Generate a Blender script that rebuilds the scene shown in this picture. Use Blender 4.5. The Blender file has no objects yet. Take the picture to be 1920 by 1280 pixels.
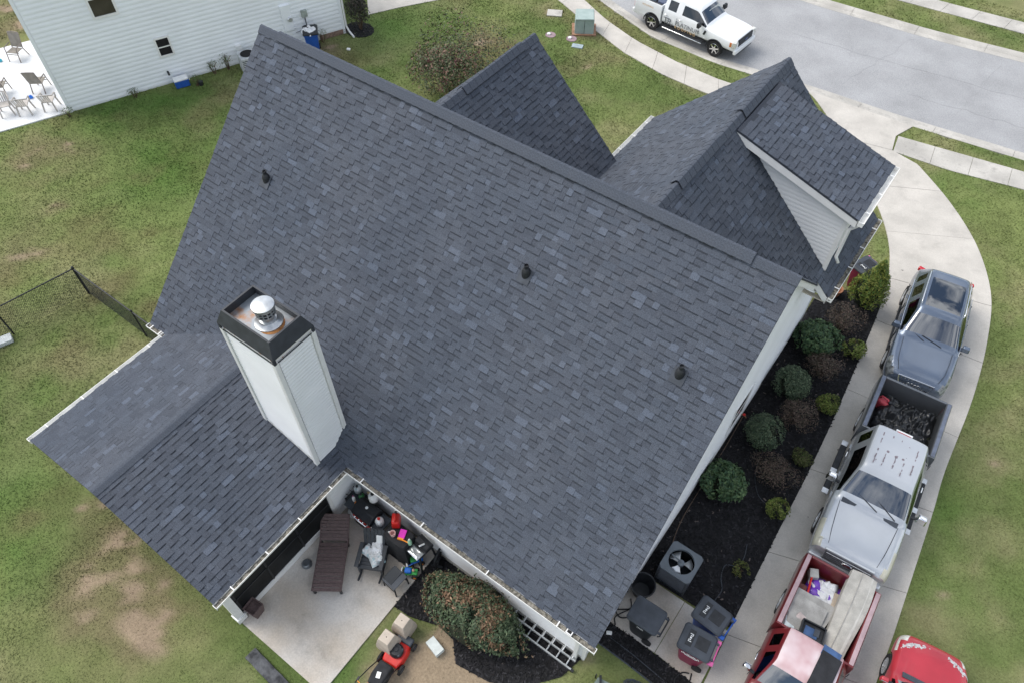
import bpy, math, random
import numpy as np
from mathutils import Vector, Matrix

PI = math.pi
rnd = random.Random(7)
nrg = np.random.default_rng(11)
SC = bpy.context.scene
COL = SC.collection

# ------------------------------------------------------------------ camera
CAM = Vector((1.2987, -10.9185, 19.1179))
YAW, PITCH = -0.63327, 0.918054
fwd = Vector((math.sin(YAW)*math.cos(PITCH), math.cos(YAW)*math.cos(PITCH), -math.sin(PITCH)))
rgt = Vector((math.cos(YAW), -math.sin(YAW), 0)); upv = rgt.cross(fwd)
cd = bpy.data.cameras.new('camera'); cam = bpy.data.objects.new('camera', cd); COL.objects.link(cam)
cam.matrix_world = Matrix(((rgt.x, upv.x, -fwd.x, CAM.x), (rgt.y, upv.y, -fwd.y, CAM.y), (rgt.z, upv.z, -fwd.z, CAM.z), (0, 0, 0, 1)))
cd.sensor_width = 36; cd.lens = 36*1424.8/1920; cd.clip_end = 800; cd.clip_start = .1
SC.camera = cam

# ------------------------------------------------------------------ sky and sun
SUN_EL, SUN_AZ = math.radians(51), math.radians(-103)     # azimuth measured from +Y towards +X
sundir = Vector((math.sin(SUN_AZ)*math.cos(SUN_EL), math.cos(SUN_AZ)*math.cos(SUN_EL), math.sin(SUN_EL)))
w = bpy.data.worlds.new('World'); SC.world = w; w.use_nodes = True
nt = w.node_tree; nt.nodes.clear()
def N(tree, typ, **kw):
    n = tree.nodes.new(typ)
    for k, v in kw.items(): setattr(n, k, v)
    return n
sky = N(nt, 'ShaderNodeTexSky', sky_type='NISHITA'); sky.sun_disc = False
sky.sun_elevation = SUN_EL; sky.sun_rotation = SUN_AZ; sky.air_density = 1.2; sky.dust_density = 2.0
tc = N(nt, 'ShaderNodeTexCoord'); no = N(nt, 'ShaderNodeTexNoise'); no.inputs['Scale'].default_value = 3.4; no.inputs['Detail'].default_value = 7; no.inputs['Roughness'].default_value = .62
rp = N(nt, 'ShaderNodeValToRGB'); rp.color_ramp.elements[0].position = .45; rp.color_ramp.elements[1].position = .58
mx = N(nt, 'ShaderNodeMixRGB'); mx.inputs[2].default_value = (9.2, 9.5, 10.0, 1)
bg = N(nt, 'ShaderNodeBackground'); bg.inputs[1].default_value = .14; wo = N(nt, 'ShaderNodeOutputWorld')
mp_ = N(nt, 'ShaderNodeMapping'); mp_.inputs['Location'].default_value = (.35, .2, .1); nt.links.new(tc.outputs['Generated'], mp_.inputs['Vector']); nt.links.new(mp_.outputs[0], no.inputs['Vector']); nt.links.new(no.outputs['Fac'], rp.inputs[0]); nt.links.new(rp.outputs[0], mx.inputs[0])
nt.links.new(sky.outputs[0], mx.inputs[1]); nt.links.new(mx.outputs[0], bg.inputs[0]); nt.links.new(bg.outputs[0], wo.inputs[0])
sl = bpy.data.lights.new('sun', 'SUN'); sl.energy = 2.7; sl.angle = math.radians(38); sl.color = (1, .96, .9)
so = bpy.data.objects.new('sun', sl); COL.objects.link(so); so.rotation_euler = (-sundir).to_track_quat('-Z', 'Y').to_euler(); so.location = (0, 0, 40)
SC.view_settings.view_transform = 'Standard'; SC.view_settings.look = 'None'; SC.view_settings.gamma = 1; SC.view_settings.exposure = 0.15

# ------------------------------------------------------------------ materials
def mat(name, col, rough=.75, var=.18, scale=6, col2=None, metal=0, bump=0, bscale=80, coat=0, attr=None, spec=.4, fine=0, fscale=60, detail=5, ramp=(.35, .65), stain=0, sscale=1.6):
    m = bpy.data.materials.new(name); m.use_nodes = True; t = m.node_tree; b = t.nodes['Principled BSDF']
    b.inputs['Roughness'].default_value = rough; b.inputs['Metallic'].default_value = metal; b.inputs['Coat Weight'].default_value = coat
    b.inputs['Coat Roughness'].default_value = .06; b.inputs['Specular IOR Level'].default_value = spec
    tcn = N(t, 'ShaderNodeTexCoord'); n1 = N(t, 'ShaderNodeTexNoise'); n1.inputs['Scale'].default_value = scale; n1.inputs['Detail'].default_value = detail
    t.links.new(tcn.outputs['Object'], n1.inputs['Vector'])
    r = N(t, 'ShaderNodeValToRGB'); r.color_ramp.elements[0].position = ramp[0]; r.color_ramp.elements[1].position = ramp[1]
    c2 = col2 if col2 else tuple(min(1, c*(1+var)) for c in col)
    c1 = col if col2 else tuple(c*(1-var) for c in col)
    r.color_ramp.elements[0].color = (*c1, 1); r.color_ramp.elements[1].color = (*c2, 1)
    t.links.new(n1.outputs['Fac'], r.inputs[0]); out = r.outputs[0]
    if attr:
        a = N(t, 'ShaderNodeAttribute'); a.attribute_name = attr
        mm = N(t, 'ShaderNodeMixRGB', blend_type='MULTIPLY'); mm.inputs[0].default_value = 1
        t.links.new(out, mm.inputs[1]); t.links.new(a.outputs['Color'], mm.inputs[2]); out = mm.outputs[0]
    if fine:
        n3 = N(t, 'ShaderNodeTexNoise'); n3.inputs['Scale'].default_value = fscale; n3.inputs['Detail'].default_value = 3
        t.links.new(tcn.outputs['Object'], n3.inputs['Vector'])
        mr = N(t, 'ShaderNodeMapRange'); mr.inputs[1].default_value = .3; mr.inputs[2].default_value = .7; mr.inputs[3].default_value = 1-fine; mr.inputs[4].default_value = 1+fine
        t.links.new(n3.outputs['Fac'], mr.inputs[0])
        mm = N(t, 'ShaderNodeMixRGB', blend_type='MULTIPLY'); mm.inputs[0].default_value = 1
        t.links.new(out, mm.inputs[1]); t.links.new(mr.outputs[0], mm.inputs[2]); out = mm.outputs[0]
    if stain:
        n4 = N(t, 'ShaderNodeTexNoise'); n4.inputs['Scale'].default_value = sscale; n4.inputs['Detail'].default_value = 9; n4.inputs['Roughness'].default_value = .68
        t.links.new(tcn.outputs['Object'], n4.inputs['Vector'])
        mr = N(t, 'ShaderNodeMapRange'); mr.inputs[1].default_value = .52; mr.inputs[2].default_value = .72; mr.inputs[3].default_value = 1; mr.inputs[4].default_value = 1-stain
        t.links.new(n4.outputs['Fac'], mr.inputs[0])
        mm = N(t, 'ShaderNodeMixRGB', blend_type='MULTIPLY'); mm.inputs[0].default_value = 1
        t.links.new(out, mm.inputs[1]); t.links.new(mr.outputs[0], mm.inputs[2]); out = mm.outputs[0]
    t.links.new(out, b.inputs['Base Color'])
    if bump:
        n2 = N(t, 'ShaderNodeTexNoise'); n2.inputs['Scale'].default_value = bscale; n2.inputs['Detail'].default_value = 4
        t.links.new(tcn.outputs['Object'], n2.inputs['Vector'])
        bn = N(t, 'ShaderNodeBump'); bn.inputs['Strength'].default_value = bump; bn.inputs['Distance'].default_value = .02
        t.links.new(n2.outputs['Fac'], bn.inputs['Height']); t.links.new(bn.outputs[0], b.inputs['Normal'])
    return m
def glassmat(name, tint, gloss=.02, minf=.12):
    m = bpy.data.materials.new(name); m.use_nodes = True; t = m.node_tree; t.nodes.clear()
    o = N(t, 'ShaderNodeOutputMaterial'); tr = N(t, 'ShaderNodeBsdfTransparent'); tr.inputs[0].default_value = (*tint, 1)
    g = N(t, 'ShaderNodeBsdfGlossy'); g.inputs['Roughness'].default_value = gloss; g.inputs[0].default_value = (.95, .97, 1, 1)
    lw = N(t, 'ShaderNodeFresnel'); lw.inputs[0].default_value = 1.5
    mr = N(t, 'ShaderNodeMapRange'); mr.inputs[1].default_value = 0; mr.inputs[2].default_value = 1; mr.inputs[3].default_value = minf; mr.inputs[4].default_value = 1
    mxs = N(t, 'ShaderNodeMixShader'); t.links.new(lw.outputs[0], mr.inputs[0]); t.links.new(mr.outputs[0], mxs.inputs[0]); t.links.new(tr.outputs[0], mxs.inputs[1]); t.links.new(g.outputs[0], mxs.inputs[2]); t.links.new(mxs.outputs[0], o.inputs[0])
    return m
X = {}
def mk(k, *a, **kw): X[k] = mat(k, *a, **kw); return X[k]
mk('shingle', (.069, .081, .104), .88, .22, .45, col2=(.080, .090, .111), attr='shade', fine=.3, fscale=55, bump=.35, bscale=220, spec=.3)
mk('shingle_edge', (.018, .019, .022), .9, .2)
mk('siding', (.80, .81, .82), .55, .03, 1.2, bump=.04, bscale=30)
mk('siding_neighbor', (.83, .86, .89), .5, .03, .8)
mk('trim', (.78, .78, .77), .45, .04, 3)
mk('gutter', (.80, .80, .78), .4, .05, 5)
mk('debris', (.30, .28, .24), .95, .5, 14, col2=(.08, .075, .06), bump=.6, bscale=60)
mk('black_metal', (.018, .02, .024), .45, .2, 8)
mk('black_plastic', (.022, .024, .028), .5, .25, 6)
mk('grey_plastic', (.05, .058, .072), .45, .18, 5)
mk('rubber', (.02, .02, .021), .85, .2, 10)
mk('galv', (.55, .57, .58), .32, .15, 6, metal=.8)
mk('chimney_pan', (.30, .33, .36), .4, .2, 2.6, col2=(.34, .15, .05), metal=.3, ramp=(.55, .70))
mk('rust_white', (.75, .74, .72), .6, .1, 9, col2=(.38, .16, .05), ramp=(.56, .64))
mk('chrome', (.75, .76, .78), .12, .05, 4, metal=1)
mk('alu', (.62, .64, .66), .35, .1, 6, metal=.7)
mk('concrete', (.49, .462, .42), .85, .10, .9, stain=.15, fine=.10, fscale=45, bump=.15, bscale=90, detail=8)
mk('concrete_white', (.66, .67, .68), .8, .10, .8, fine=.08, fscale=30, detail=8)
mk('concrete_old', (.45, .43, .395), .9, .16, 1.1, stain=.42, sscale=2.2, fine=.12, fscale=40, bump=.15, bscale=90, detail=8)
mk('patio_concrete', (.48, .42, .35), .85, .15, .8, stain=.28, sscale=1.2, col2=(.56, .53, .49), fine=.10, fscale=30, detail=8)
mk('asphalt', (.325, .328, .335), .93, .10, .5, stain=.08, sscale=.7, fine=.28, fscale=38, bump=.4, bscale=70, detail=8)
mk('mulch', (.010, .010, .012), .95, .4, 9, col2=(.022, .021, .023), bump=.9, bscale=40)
mk('mulch_chip', (.014, .014, .016), .9, .4, 5, attr='shade')
mk('lawn', (1, 1, 1), .95, .06, .7, attr='shade', fine=.16, fscale=17, bump=.5, bscale=30, spec=.1)
mk('blade', (1, 1, 1), .85, .05, 1, attr='shade', spec=.15)
mk('leaf', (1, 1, 1), .6, .1, 3, attr='shade', spec=.3)
mk('bark', (.11, .075, .05), .9, .3, 14, bump=.5, bscale=60)
mk('twig', (.12, .085, .065), .9, .3, 14)
mk('glass_dark', (.02, .023, .025), .06, .2, 2, spec=.6)
mk('screen', (.010, .011, .012), .55, .3, 3, spec=.25)
mk('white_paint', (.80, .815, .83), .3, .02, 1, coat=.6)
mk('silver_paint', (.54, .56, .58), .26, .04, 1.5, metal=.55, coat=.6)
mk('grey_paint', (.15, .185, .245), .27, .06, 1.2, metal=.55, coat=.7)
mk('darkgrey_paint', (.16, .17, .185), .32, .06, 1.5, metal=.4, coat=.5)
mk('red_paint', (.16, .018, .022), .35, .1, 1.5, coat=.5)
mk('faded_red', (.64, .54, .56), .45, .1, 1.3, col2=(.40, .17, .18), ramp=(.44, .74), detail=3)
mk('red_car', (.42, .035, .05), .33, .12, 1.3, coat=.5)
mk('peeled', (.52, .53, .54), .7, .15, 20)
mk('tail_red', (.5, .02, .03), .2, .1, 5, coat=.5)
mk('lamp', (.62, .62, .58), .12, .2, 18, coat=.8)
mk('lamp_yellow', (.50, .48, .38), .15, .12, 3, coat=.7)
mk('lamp_dark', (.22, .23, .23), .1, .6, 7, coat=.8)
mk('amber', (.6, .2, .05), .3, .1)
mk('seat_tan', (.32, .29, .25), .8, .1)
mk('seat_dark', (.05, .05, .055), .8, .2)
mk('lettering_grey', (.16, .17, .19), .5, .1)
mk('lettering_orange', (.72, .50, .28), .5, .1)
mk('white_plastic', (.78, .79, .78), .4, .05, 5)
mk('blue_plastic', (.02, .09, .38), .4, .12, 5)
mk('maroon_plastic', (.22, .012, .055), .45, .15, 4)
mk('pink_plastic', (.62, .12, .33), .45, .1, 4)
mk('red_plastic', (.55, .02, .015), .35, .12, 5)
mk('wicker', (.095, .066, .064), .7, .35, 18, col2=(.15, .105, .10), fine=.35, fscale=120)
mk('tan_block', (.50, .43, .36), .85, .1, 6, bump=.2)
mk('utility_green', (.28, .36, .34), .6, .12, 3, col2=(.36, .44, .42))
mk('canvas_black', (.017, .018, .021), .75, .3, 8)
mk('tarp', (.016, .017, .019), .30, .3, 5, spec=.5)
mk('mattress', (.44, .42, .38), .9, .14, 4, fine=.1, fscale=50)
mk('carpet', (.36, .35, .33), .95, .2, 3, fine=.12, fscale=60)
mk('purple', (.14, .04, .42), .4, .2, 8)
mk('bag_white', (.74, .75, .76), .35, .08, 8)
mk('bag_clear', (.60, .62, .63), .3, .2, 9, col2=(.30, .50, .54), ramp=(.5, .66))
mk('wood', (.2, .12, .07), .8, .2)
mk('mat_black', (.022, .023, .027), .95, .2, 5, fine=.4, fscale=150)
mk('mat_blue', (.05, .10, .22), .8, .2)
mk('magenta', (.75, .03, .5), .5, .1)
mk('orange', (.85, .28, .03), .5, .1)
mk('green_toy', (.05, .35, .08), .4, .2)
mk('blue_toy', (.02, .16, .62), .4, .2)
mk('bottle_green', (.03, .16, .05), .25, .2)
mk('mint', (.35, .62, .42), .35, .2)
mk('sling', (.24, .22, .19), .85, .12)
mk('metal_brown', (.20, .17, .15), .5, .15)
mk('stone_slab', (.12, .125, .135), .75, .5, 5, col2=(.03, .032, .036), bump=.7, bscale=14, detail=8)
mk('terracotta', (.4, .18, .1), .85, .15)
mk('copper', (.35, .2, .12), .5, .2)
mk('dark_int', (.012, .012, .013), .9, .2)
mk('window_dark', (.055, .045, .04), .12, .3, 1.5, spec=.6)
X['car_glass'] = glassmat('car_glass', (.075, .105, .115), minf=.20); X['tinted'] = glassmat('tinted', (.012, .014, .016), minf=.05)
X['sunroof'] = glassmat('sunroof_glass', (.010, .012, .016), minf=.16)

# ------------------------------------------------------------------ mesh helpers
class MB:
    def __init__(s): s.v = []; s.f = []; s.mi = []; s.c = []; s.col = None
    def add(s, vs, fs, mi=0, col=None):
        o = len(s.v); s.v.extend([tuple(p) for p in vs])
        for f in fs: s.f.append(tuple(i+o for i in f)); s.mi.append(mi); s.c.append(col)
        return s
    def box(s, c, d, rz=0, ry=0, rx=0, mi=0, taper=1.0, col=None):
        hx, hy, hz = d[0]/2, d[1]/2, d[2]/2; M_ = Matrix.Translation(c) @ Matrix.Rotation(rz, 4, 'Z') @ Matrix.Rotation(ry, 4, 'Y') @ Matrix.Rotation(rx, 4, 'X')
        vs = [M_ @ Vector(((hx*(taper if z > 0 else 1))*x, (hy*(taper if z > 0 else 1))*y, hz*z)) for z in (-1, 1) for (x, y) in ((-1, -1), (1, -1), (1, 1), (-1, 1))]
        return s.add(vs, [(3, 2, 1, 0), (4, 5, 6, 7), (0, 1, 5, 4), (1, 2, 6, 5), (2, 3, 7, 6), (3, 0, 4, 7)], mi, col)
    def bar(s, p, q, wd, ht=None, mi=0, up=(0, 0, 1)):
        p, q = Vector(p), Vector(q); d = q-p; L = d.length; d.normalize(); u = Vector(up)
        if abs(d.dot(u)) > .98: u = Vector((1, 0, 0))
        a = d.cross(u).normalized()*wd/2; b = a.cross(d).normalized()*(ht or wd)/2
        vs = [p-a-b, p+a-b, p+a+b, p-a+b, q-a-b, q+a-b, q+a+b, q-a+b]
        return s.add(vs, [(3, 2, 1, 0), (4, 5, 6, 7), (0, 1, 5, 4), (1, 2, 6, 5), (2, 3, 7, 6), (3, 0, 4, 7)], mi)
    def tube(s, pts, r, n=8, mi=0, caps=True):
        pts = [Vector(p) for p in pts]; rings = []; prev = None
        for i, p in enumerate(pts):
            d = (pts[min(i+1, len(pts)-1)]-pts[max(i-1, 0)]).normalized()
            if prev is None: a = d.orthogonal().normalized()
            else: a = (prev-d*prev.dot(d)).normalized()
            prev = a; b = d.cross(a); rr = r[i] if isinstance(r, (list, tuple)) else r
            rings.append([p+(a*math.cos(2*PI*k/n)+b*math.sin(2*PI*k/n))*rr for k in range(n)])
        vs = [v for g in rings for v in g]; fs = []
        for i in range(len(rings)-1):
            for k in range(n): fs.append((i*n+k, i*n+(k+1) % n, (i+1)*n+(k+1) % n, (i+1)*n+k))
        if caps: fs.append(tuple(range(n))[::-1]); fs.append(tuple((len(rings)-1)*n+k for k in range(n)))
        return s.add(vs, fs, mi)
    def lathe(s, prof, n=20, c=(0, 0, 0), axis='Z', mi=0, caps=True):
        vs = []; fs = []; c = Vector(c)
        for (r, h) in prof:
            for k in range(n):
                a = 2*PI*k/n; x, y = r*math.cos(a), r*math.sin(a)
                vs.append(c+Vector({'Z': (x, y, h), 'Y': (x, h, -y), 'X': (h, x, y)}[axis]))
        for i in range(len(prof)-1):
            for k in range(n): fs.append((i*n+k, i*n+(k+1) % n, (i+1)*n+(k+1) % n, (i+1)*n+k))
        if caps: fs.append(tuple(range(n))[::-1]); fs.append(tuple((len(prof)-1)*n+k for k in range(n)))
        return s.add(vs, fs, mi)
    def prism(s, poly, z0, z1, mi=0):
        n = len(poly); vs = [(p[0], p[1], z0) for p in poly]+[(p[0], p[1], z1) for p in poly]
        fs = [tuple(range(n))[::-1], tuple(range(n, 2*n))]+[(i, (i+1) % n, n+(i+1) % n, n+i) for i in range(n)]
        return s.add(vs, fs, mi)
    def extr(s, poly, axis, a, b, mi=0):
        def P(p, t): return (t, p[0], p[1]) if axis == 'X' else (p[0], t, p[1])
        n = len(poly); vs = [P(p, a) for p in poly]+[P(p, b) for p in poly]
        fs = [tuple(range(n))[::-1], tuple(range(n, 2*n))]+[(i, (i+1) % n, n+(i+1) % n, n+i) for i in range(n)]
        return s.add(vs, fs, mi)
    def loft(s, secs, mi=0, caps=True):
        n = len(secs[0]); vs = [p for g in secs for p in g]; fs = []
        for i in range(len(secs)-1):
            for k in range(n): fs.append((i*n+k, i*n+(k+1) % n, (i+1)*n+(k+1) % n, (i+1)*n+k))
        if caps: fs.append(tuple(range(n))[::-1]); fs.append(tuple((len(secs)-1)*n+k for k in range(n)))
        return s.add(vs, fs, mi)
    def mesh(s, name):
        me = bpy.data.meshes.new(name); me.from_pydata(s.v, [], s.f)
        if any(s.mi): me.polygons.foreach_set('material_index', s.mi)
        if any(c is not None for c in s.c):
            at = me.color_attributes.new('shade', 'FLOAT_COLOR', 'CORNER'); arr = np.ones((len(me.loops), 4), np.float32)
            i = 0
            for f, c in zip(s.f, s.c):
                if c is not None: arr[i:i+len(f), :3] = c
                i += len(f)
            at.data.foreach_set('color', arr.ravel())
        return me
def GM(m): return X[m] if isinstance(m, str) else m
def fixnormals(me):
    import bmesh
    b = bmesh.new(); b.from_mesh(me); bmesh.ops.recalc_face_normals(b, faces=b.faces); b.to_mesh(me); b.free()
def part(name, mb, mats, parent=None, bevel=0, smooth=False, subsurf=0, seg=2, loc=None):
    me = mb.mesh(name) if isinstance(mb, MB) else mb
    if isinstance(mb, MB): fixnormals(me)
    for m in (mats if isinstance(mats, (list, tuple)) else [mats]): me.materials.append(X[m] if isinstance(m, str) else m)
    o = bpy.data.objects.new(name, me); COL.objects.link(o)
    if parent: o.parent = parent
    if loc: o.location = loc
    if subsurf: md = o.modifiers.new('s', 'SUBSURF'); md.levels = md.render_levels = subsurf
    if bevel: md = o.modifiers.new('b', 'BEVEL'); md.width = bevel; md.segments = seg; md.limit_method = 'ANGLE'; md.angle_limit = .6
    if smooth: me.polygons.foreach_set('use_smooth', [True]*len(me.polygons))
    if bevel or smooth == 'angle':
        me.polygons.foreach_set('use_smooth', [True]*len(me.polygons)); me.set_sharp_from_angle(angle=.6)
    return o
def tag(o, label, cat, group=None, kind=None):
    o['label'] = label; o['category'] = cat
    if group: o['group'] = group
    o['kind'] = kind or 'thing'
    return o
def thing(name, label, cat, loc=(0, 0, 0), rz=0, group=None):
    o = bpy.data.objects.new(name, None); COL.objects.link(o); o.location = loc; o.rotation_euler = (0, 0, rz); o.empty_display_size = .2
    return tag(o, label, cat, group)
def struct(name, mb, m, **kw):
    o = part(name, mb, m, **kw); o['kind'] = 'structure'; return o
def child(o, kind): o['kind'] = kind; return o
def copy_tree(o, loc=None, rz=None, label=None, parent=None):
    c = o.copy(); COL.objects.link(c); c.parent = parent
    if loc is not None: c.location = loc
    if rz is not None: c.rotation_euler = (0, 0, rz)
    if label: c['label'] = label
    for ch in list(o.children):
        copy_tree(ch, parent=c)
    return c
def np_mesh(name, V, F, colv=None):
    me = bpy.data.meshes.new(name); nv, nf, k = len(V), len(F), F.shape[1]
    me.vertices.add(nv); me.vertices.foreach_set('co', V.astype(np.float32).ravel())
    me.loops.add(nf*k); me.loops.foreach_set('vertex_index', F.astype(np.int32).ravel())
    me.polygons.add(nf); me.polygons.foreach_set('loop_start', np.arange(0, nf*k, k, dtype=np.int32)); me.polygons.foreach_set('loop_total', np.full(nf, k, np.int32))
    me.update(calc_edges=True)
    if colv is not None:
        at = me.color_attributes.new('shade', 'FLOAT_COLOR', 'POINT'); a = np.ones((nv, 4), np.float32); a[:, :3] = colv; at.data.foreach_set('color', a.ravel())
    return me
# value noise used for laying out where the grass is thin, dry or lush
def vnoise(x, y, seed):
    r = np.random.default_rng(seed).random((64, 64)); xi = np.floor(x).astype(int); yi = np.floor(y).astype(int); fx = x-xi; fy = y-yi
    fx = fx*fx*(3-2*fx); fy = fy*fy*(3-2*fy); g = lambda a, b: r[a % 64, b % 64]
    return (g(xi, yi)*(1-fx)+g(xi+1, yi)*fx)*(1-fy)+(g(xi, yi+1)*(1-fx)+g(xi+1, yi+1)*fx)*fy
def fbm(x, y, s, seed, o=4):
    t = 0; a = .5; n = 0
    for k in range(o): t = t+a*vnoise(x/s*2**k+k*17, y/s*2**k+k*31, seed+k); n += a; a *= .5
    return t/n

# ------------------------------------------------------------------ the ground
NEAR = np.array([(-60, 40), (-30, 26.2), (-22, 22.8), (-16.1, 20.2), (-12.6, 18.95), (-9.3, 18.75), (-4.9, 19.2), (-1.3, 19.4), (3.4, 19.9), (12, 21.0), (60, 27)])
FAR = np.array([(-60, 47), (-30, 33.0), (-22, 29.8), (-16.1, 27.5), (-12.6, 26.5), (-7.6, 26.35), (-2.5, 26.65), (1.5, 27.2), (12, 28.4), (60, 34)])
nearY = lambda x: np.interp(x, NEAR[:, 0], NEAR[:, 1]); farY = lambda x: np.interp(x, FAR[:, 0], FAR[:, 1])
BARE = [(-12.3, -10.8, .35, .45), (-10.5, -11.35, .35, .8), (-9.2, -10.9, .3, .75), (-9.2, -11.8, .7, .38), (-10.1, -12.0, .6, .45), (-11.6, -11.0, .4, .45), (-13.3, -10.7, .4, .4), (-10.8, -10.8, .9, .28), (-11.2, -11.9, .8, .25),
        (-28.2, -2.4, .7, .5), (-37.8, 2.4, 2.5, .8), (-24.5, -3.9, .3, .8), (-27.1, -2.7, .7, .45), (-27.3, -3.6, .6, .45), (-23, -6, .6, .5), (-24.1, -5.9, .9, .5), (-26.3, -1.7, 1.0, .5),
        (-3.05, -8.0, .55, 2.6), (-3.2, -8.6, .85, 2.6), (-2.6, -8.2, .6, 2.2), (-2.4, -8.9, .9, 2.2), (-1.7, -8.0, .5, 1.0), (-10.8, -11.3, 1.7, .34), (-9.4, -11.5, 1.3, .34), (-12.4, -11.0, 1.3, .30), (-11.8, -12.2, 1.0, .25), (-3.95, -8.9, .55, .7), (-.6, -6.3, .5, .5), (-.1, -5.7, .3, .7),
        (-18.5, 13.8, .7, 1), (-23.6, 9.0, .6, 1.2), (-14.1, 15.2, .6, .7), (-13.3, 16.3, .6, .8), (-15.1, 17.6, .7, 1.1), (-14.3, 14.2, .5, .6), (-17.3, 17.8, .5, 1), (-20, 12, .5, .5),
        (5.95, 4.6, .35, .55), (6.0, 7.2, .4, .55), (6.25, 5.6, .35, .6), (6.35, 2.0, .45, .6), (6.6, 3.2, .5, .6), (5.3, 11.2, .35, .5), (7.5, 1.2, .5, .6), (6.2, .4, .35, .5), (6.1, 9, .4, .5), (.75, 9.4, .35, 1)]
LUSH = [(1.9, 16, .8), (5.45, 3.25, .5), (6.0, 1.1, .5), (4.9, 1.9, .3), (-13.0, -12.3, .9), (-14.8, -11.7, 1.2), (-5.0, -9.6, .5), (-27.5, .6, 1.3), (-23, -.5, 1.6), (-22.8, 12.5, 1.6), (-26.5, 2.7, .8), (-24.3, 8.3, .9), (-.35, -6.2, .3), (-4.6, -8.3, .35)]
def lawn_col(x, y):
    a = fbm(x, y, 3.2, 1); b = fbm(x+40, y, 1.1, 5); c = fbm(x, y-30, 8.0, 9, 3); d = fbm(x*1.0+9, y+5, .35, 13, 3)
    g1 = np.array((.104, .146, .045)); g2 = np.array((.166, .198, .072)); dry = np.array((.250, .228, .124)); soil = np.array((.30, .228, .165)); lush = np.array((.070, .152, .028)); brown = np.array((.150, .122, .064))
    t = np.clip((a-.3)/.4, 0, 1)[:, None]; col = g1*(1-t)+g2*t
    k = np.clip((b*.6+c*.4-.46)/.24, 0, 1)[:, None]*.60; col = col*(1-k)+dry*k
    k = np.clip((fbm(x-13, y+7, 2.1, 21)-.54)/.2, 0, 1)[:, None]*.55*np.clip((-x-9)/6, 0, 1)[:, None]; col = col*(1-k)+brown*k
    for (lx, ly, lr) in LUSH:
        k = np.exp(-((x-lx)**2+(y-ly)**2)/(2*lr*lr))*np.clip((b-.25)/.35, 0, 1); col = col*(1-.75*k[:, None])+lush*.75*k[:, None]
    bare = np.zeros_like(x); wx_, wy_ = x+(fbm(x, y, .7, 31)-.5)*1.6, y+(fbm(x+50, y, .7, 37)-.5)*1.6
    for (bx, by, br, bs) in BARE: bare = bare+bs*np.exp(-((wx_-bx)**2+(wy_-by)**2)/(1.4*br*br))
    bare = np.where((x > -4.6) & (y < -7), bare, np.minimum(bare, .95)); nz = fbm(x-70, y+20, .55, 91, 4)
    dk = np.clip(bare*1.5*(.2+.5*b+.5*nz), 0, 1)[:, None]*.78; left_ = np.clip((-x-7)/2, 0, 1)[:, None]; col = col*(1-dk)+(dry*1.05*(1-left_)+np.array((.190, .155, .092))*left_)*dk
    bk = np.clip((bare+(nz-.5)*2.2-.95)/.28, 0, 1)[:, None]*.85; col = col*(1-bk)+soil*bk
    st_ = fbm(x*2.2+y*.5, y*.35-x*.1, .8, 51, 3); return col*(.74+.34*d[:, None]+.20*st_[:, None]), bk[:, 0]
gx = np.concatenate([np.array([-300, -160, -90, -60, -50]), np.arange(-42, 16, .22), np.array([20, 30, 60, 160, 300])]); gy = np.concatenate([np.array([-200, -90, -40, -24]), np.arange(-17, 36, .22), np.array([40, 60, 120, 300])])
GX, GY = np.meshgrid(gx, gy); fx_, fy_ = GX.ravel(), GY.ravel()
colv, _ = lawn_col(fx_, fy_)
inroad = (fy_ > nearY(fx_)-.1) & (fy_ < farY(fx_)+.1)
gz = np.where(inroad, -.30, (fbm(fx_, fy_, 1.5, 77)-.5)*.03)
V = np.stack([fx_, fy_, gz], 1); nxg, nyg = len(gx), len(gy)
ii = (np.arange(nyg-1)[:, None]*nxg+np.arange(nxg-1)[None]).ravel(); F = np.stack([ii, ii+1, ii+nxg+1, ii+nxg], 1)
lawn = struct('lawn', np_mesh('lawn', V, F, colv), 'lawn')
lawn.data.polygons.foreach_set('use_smooth', [True]*len(lawn.data.polygons))

def strip(name, A, B, z, m, kind='structure'):
    mb = MB(); n = len(A); mb.add([(p[0], p[1], z) for p in A]+[(p[0], p[1], z) for p in B], [(i, i+1, n+i+1, n+i) for i in range(n-1)])
    return struct(name, mb, m)
xs = np.concatenate([np.arange(-60, -24, 4), np.arange(-24, 14, 1.0), np.arange(14, 62, 4)])
road = strip('road', [(x, nearY(x)+.35) for x in xs], [(x, farY(x)-.35) for x in xs], -.10, 'asphalt')
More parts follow.
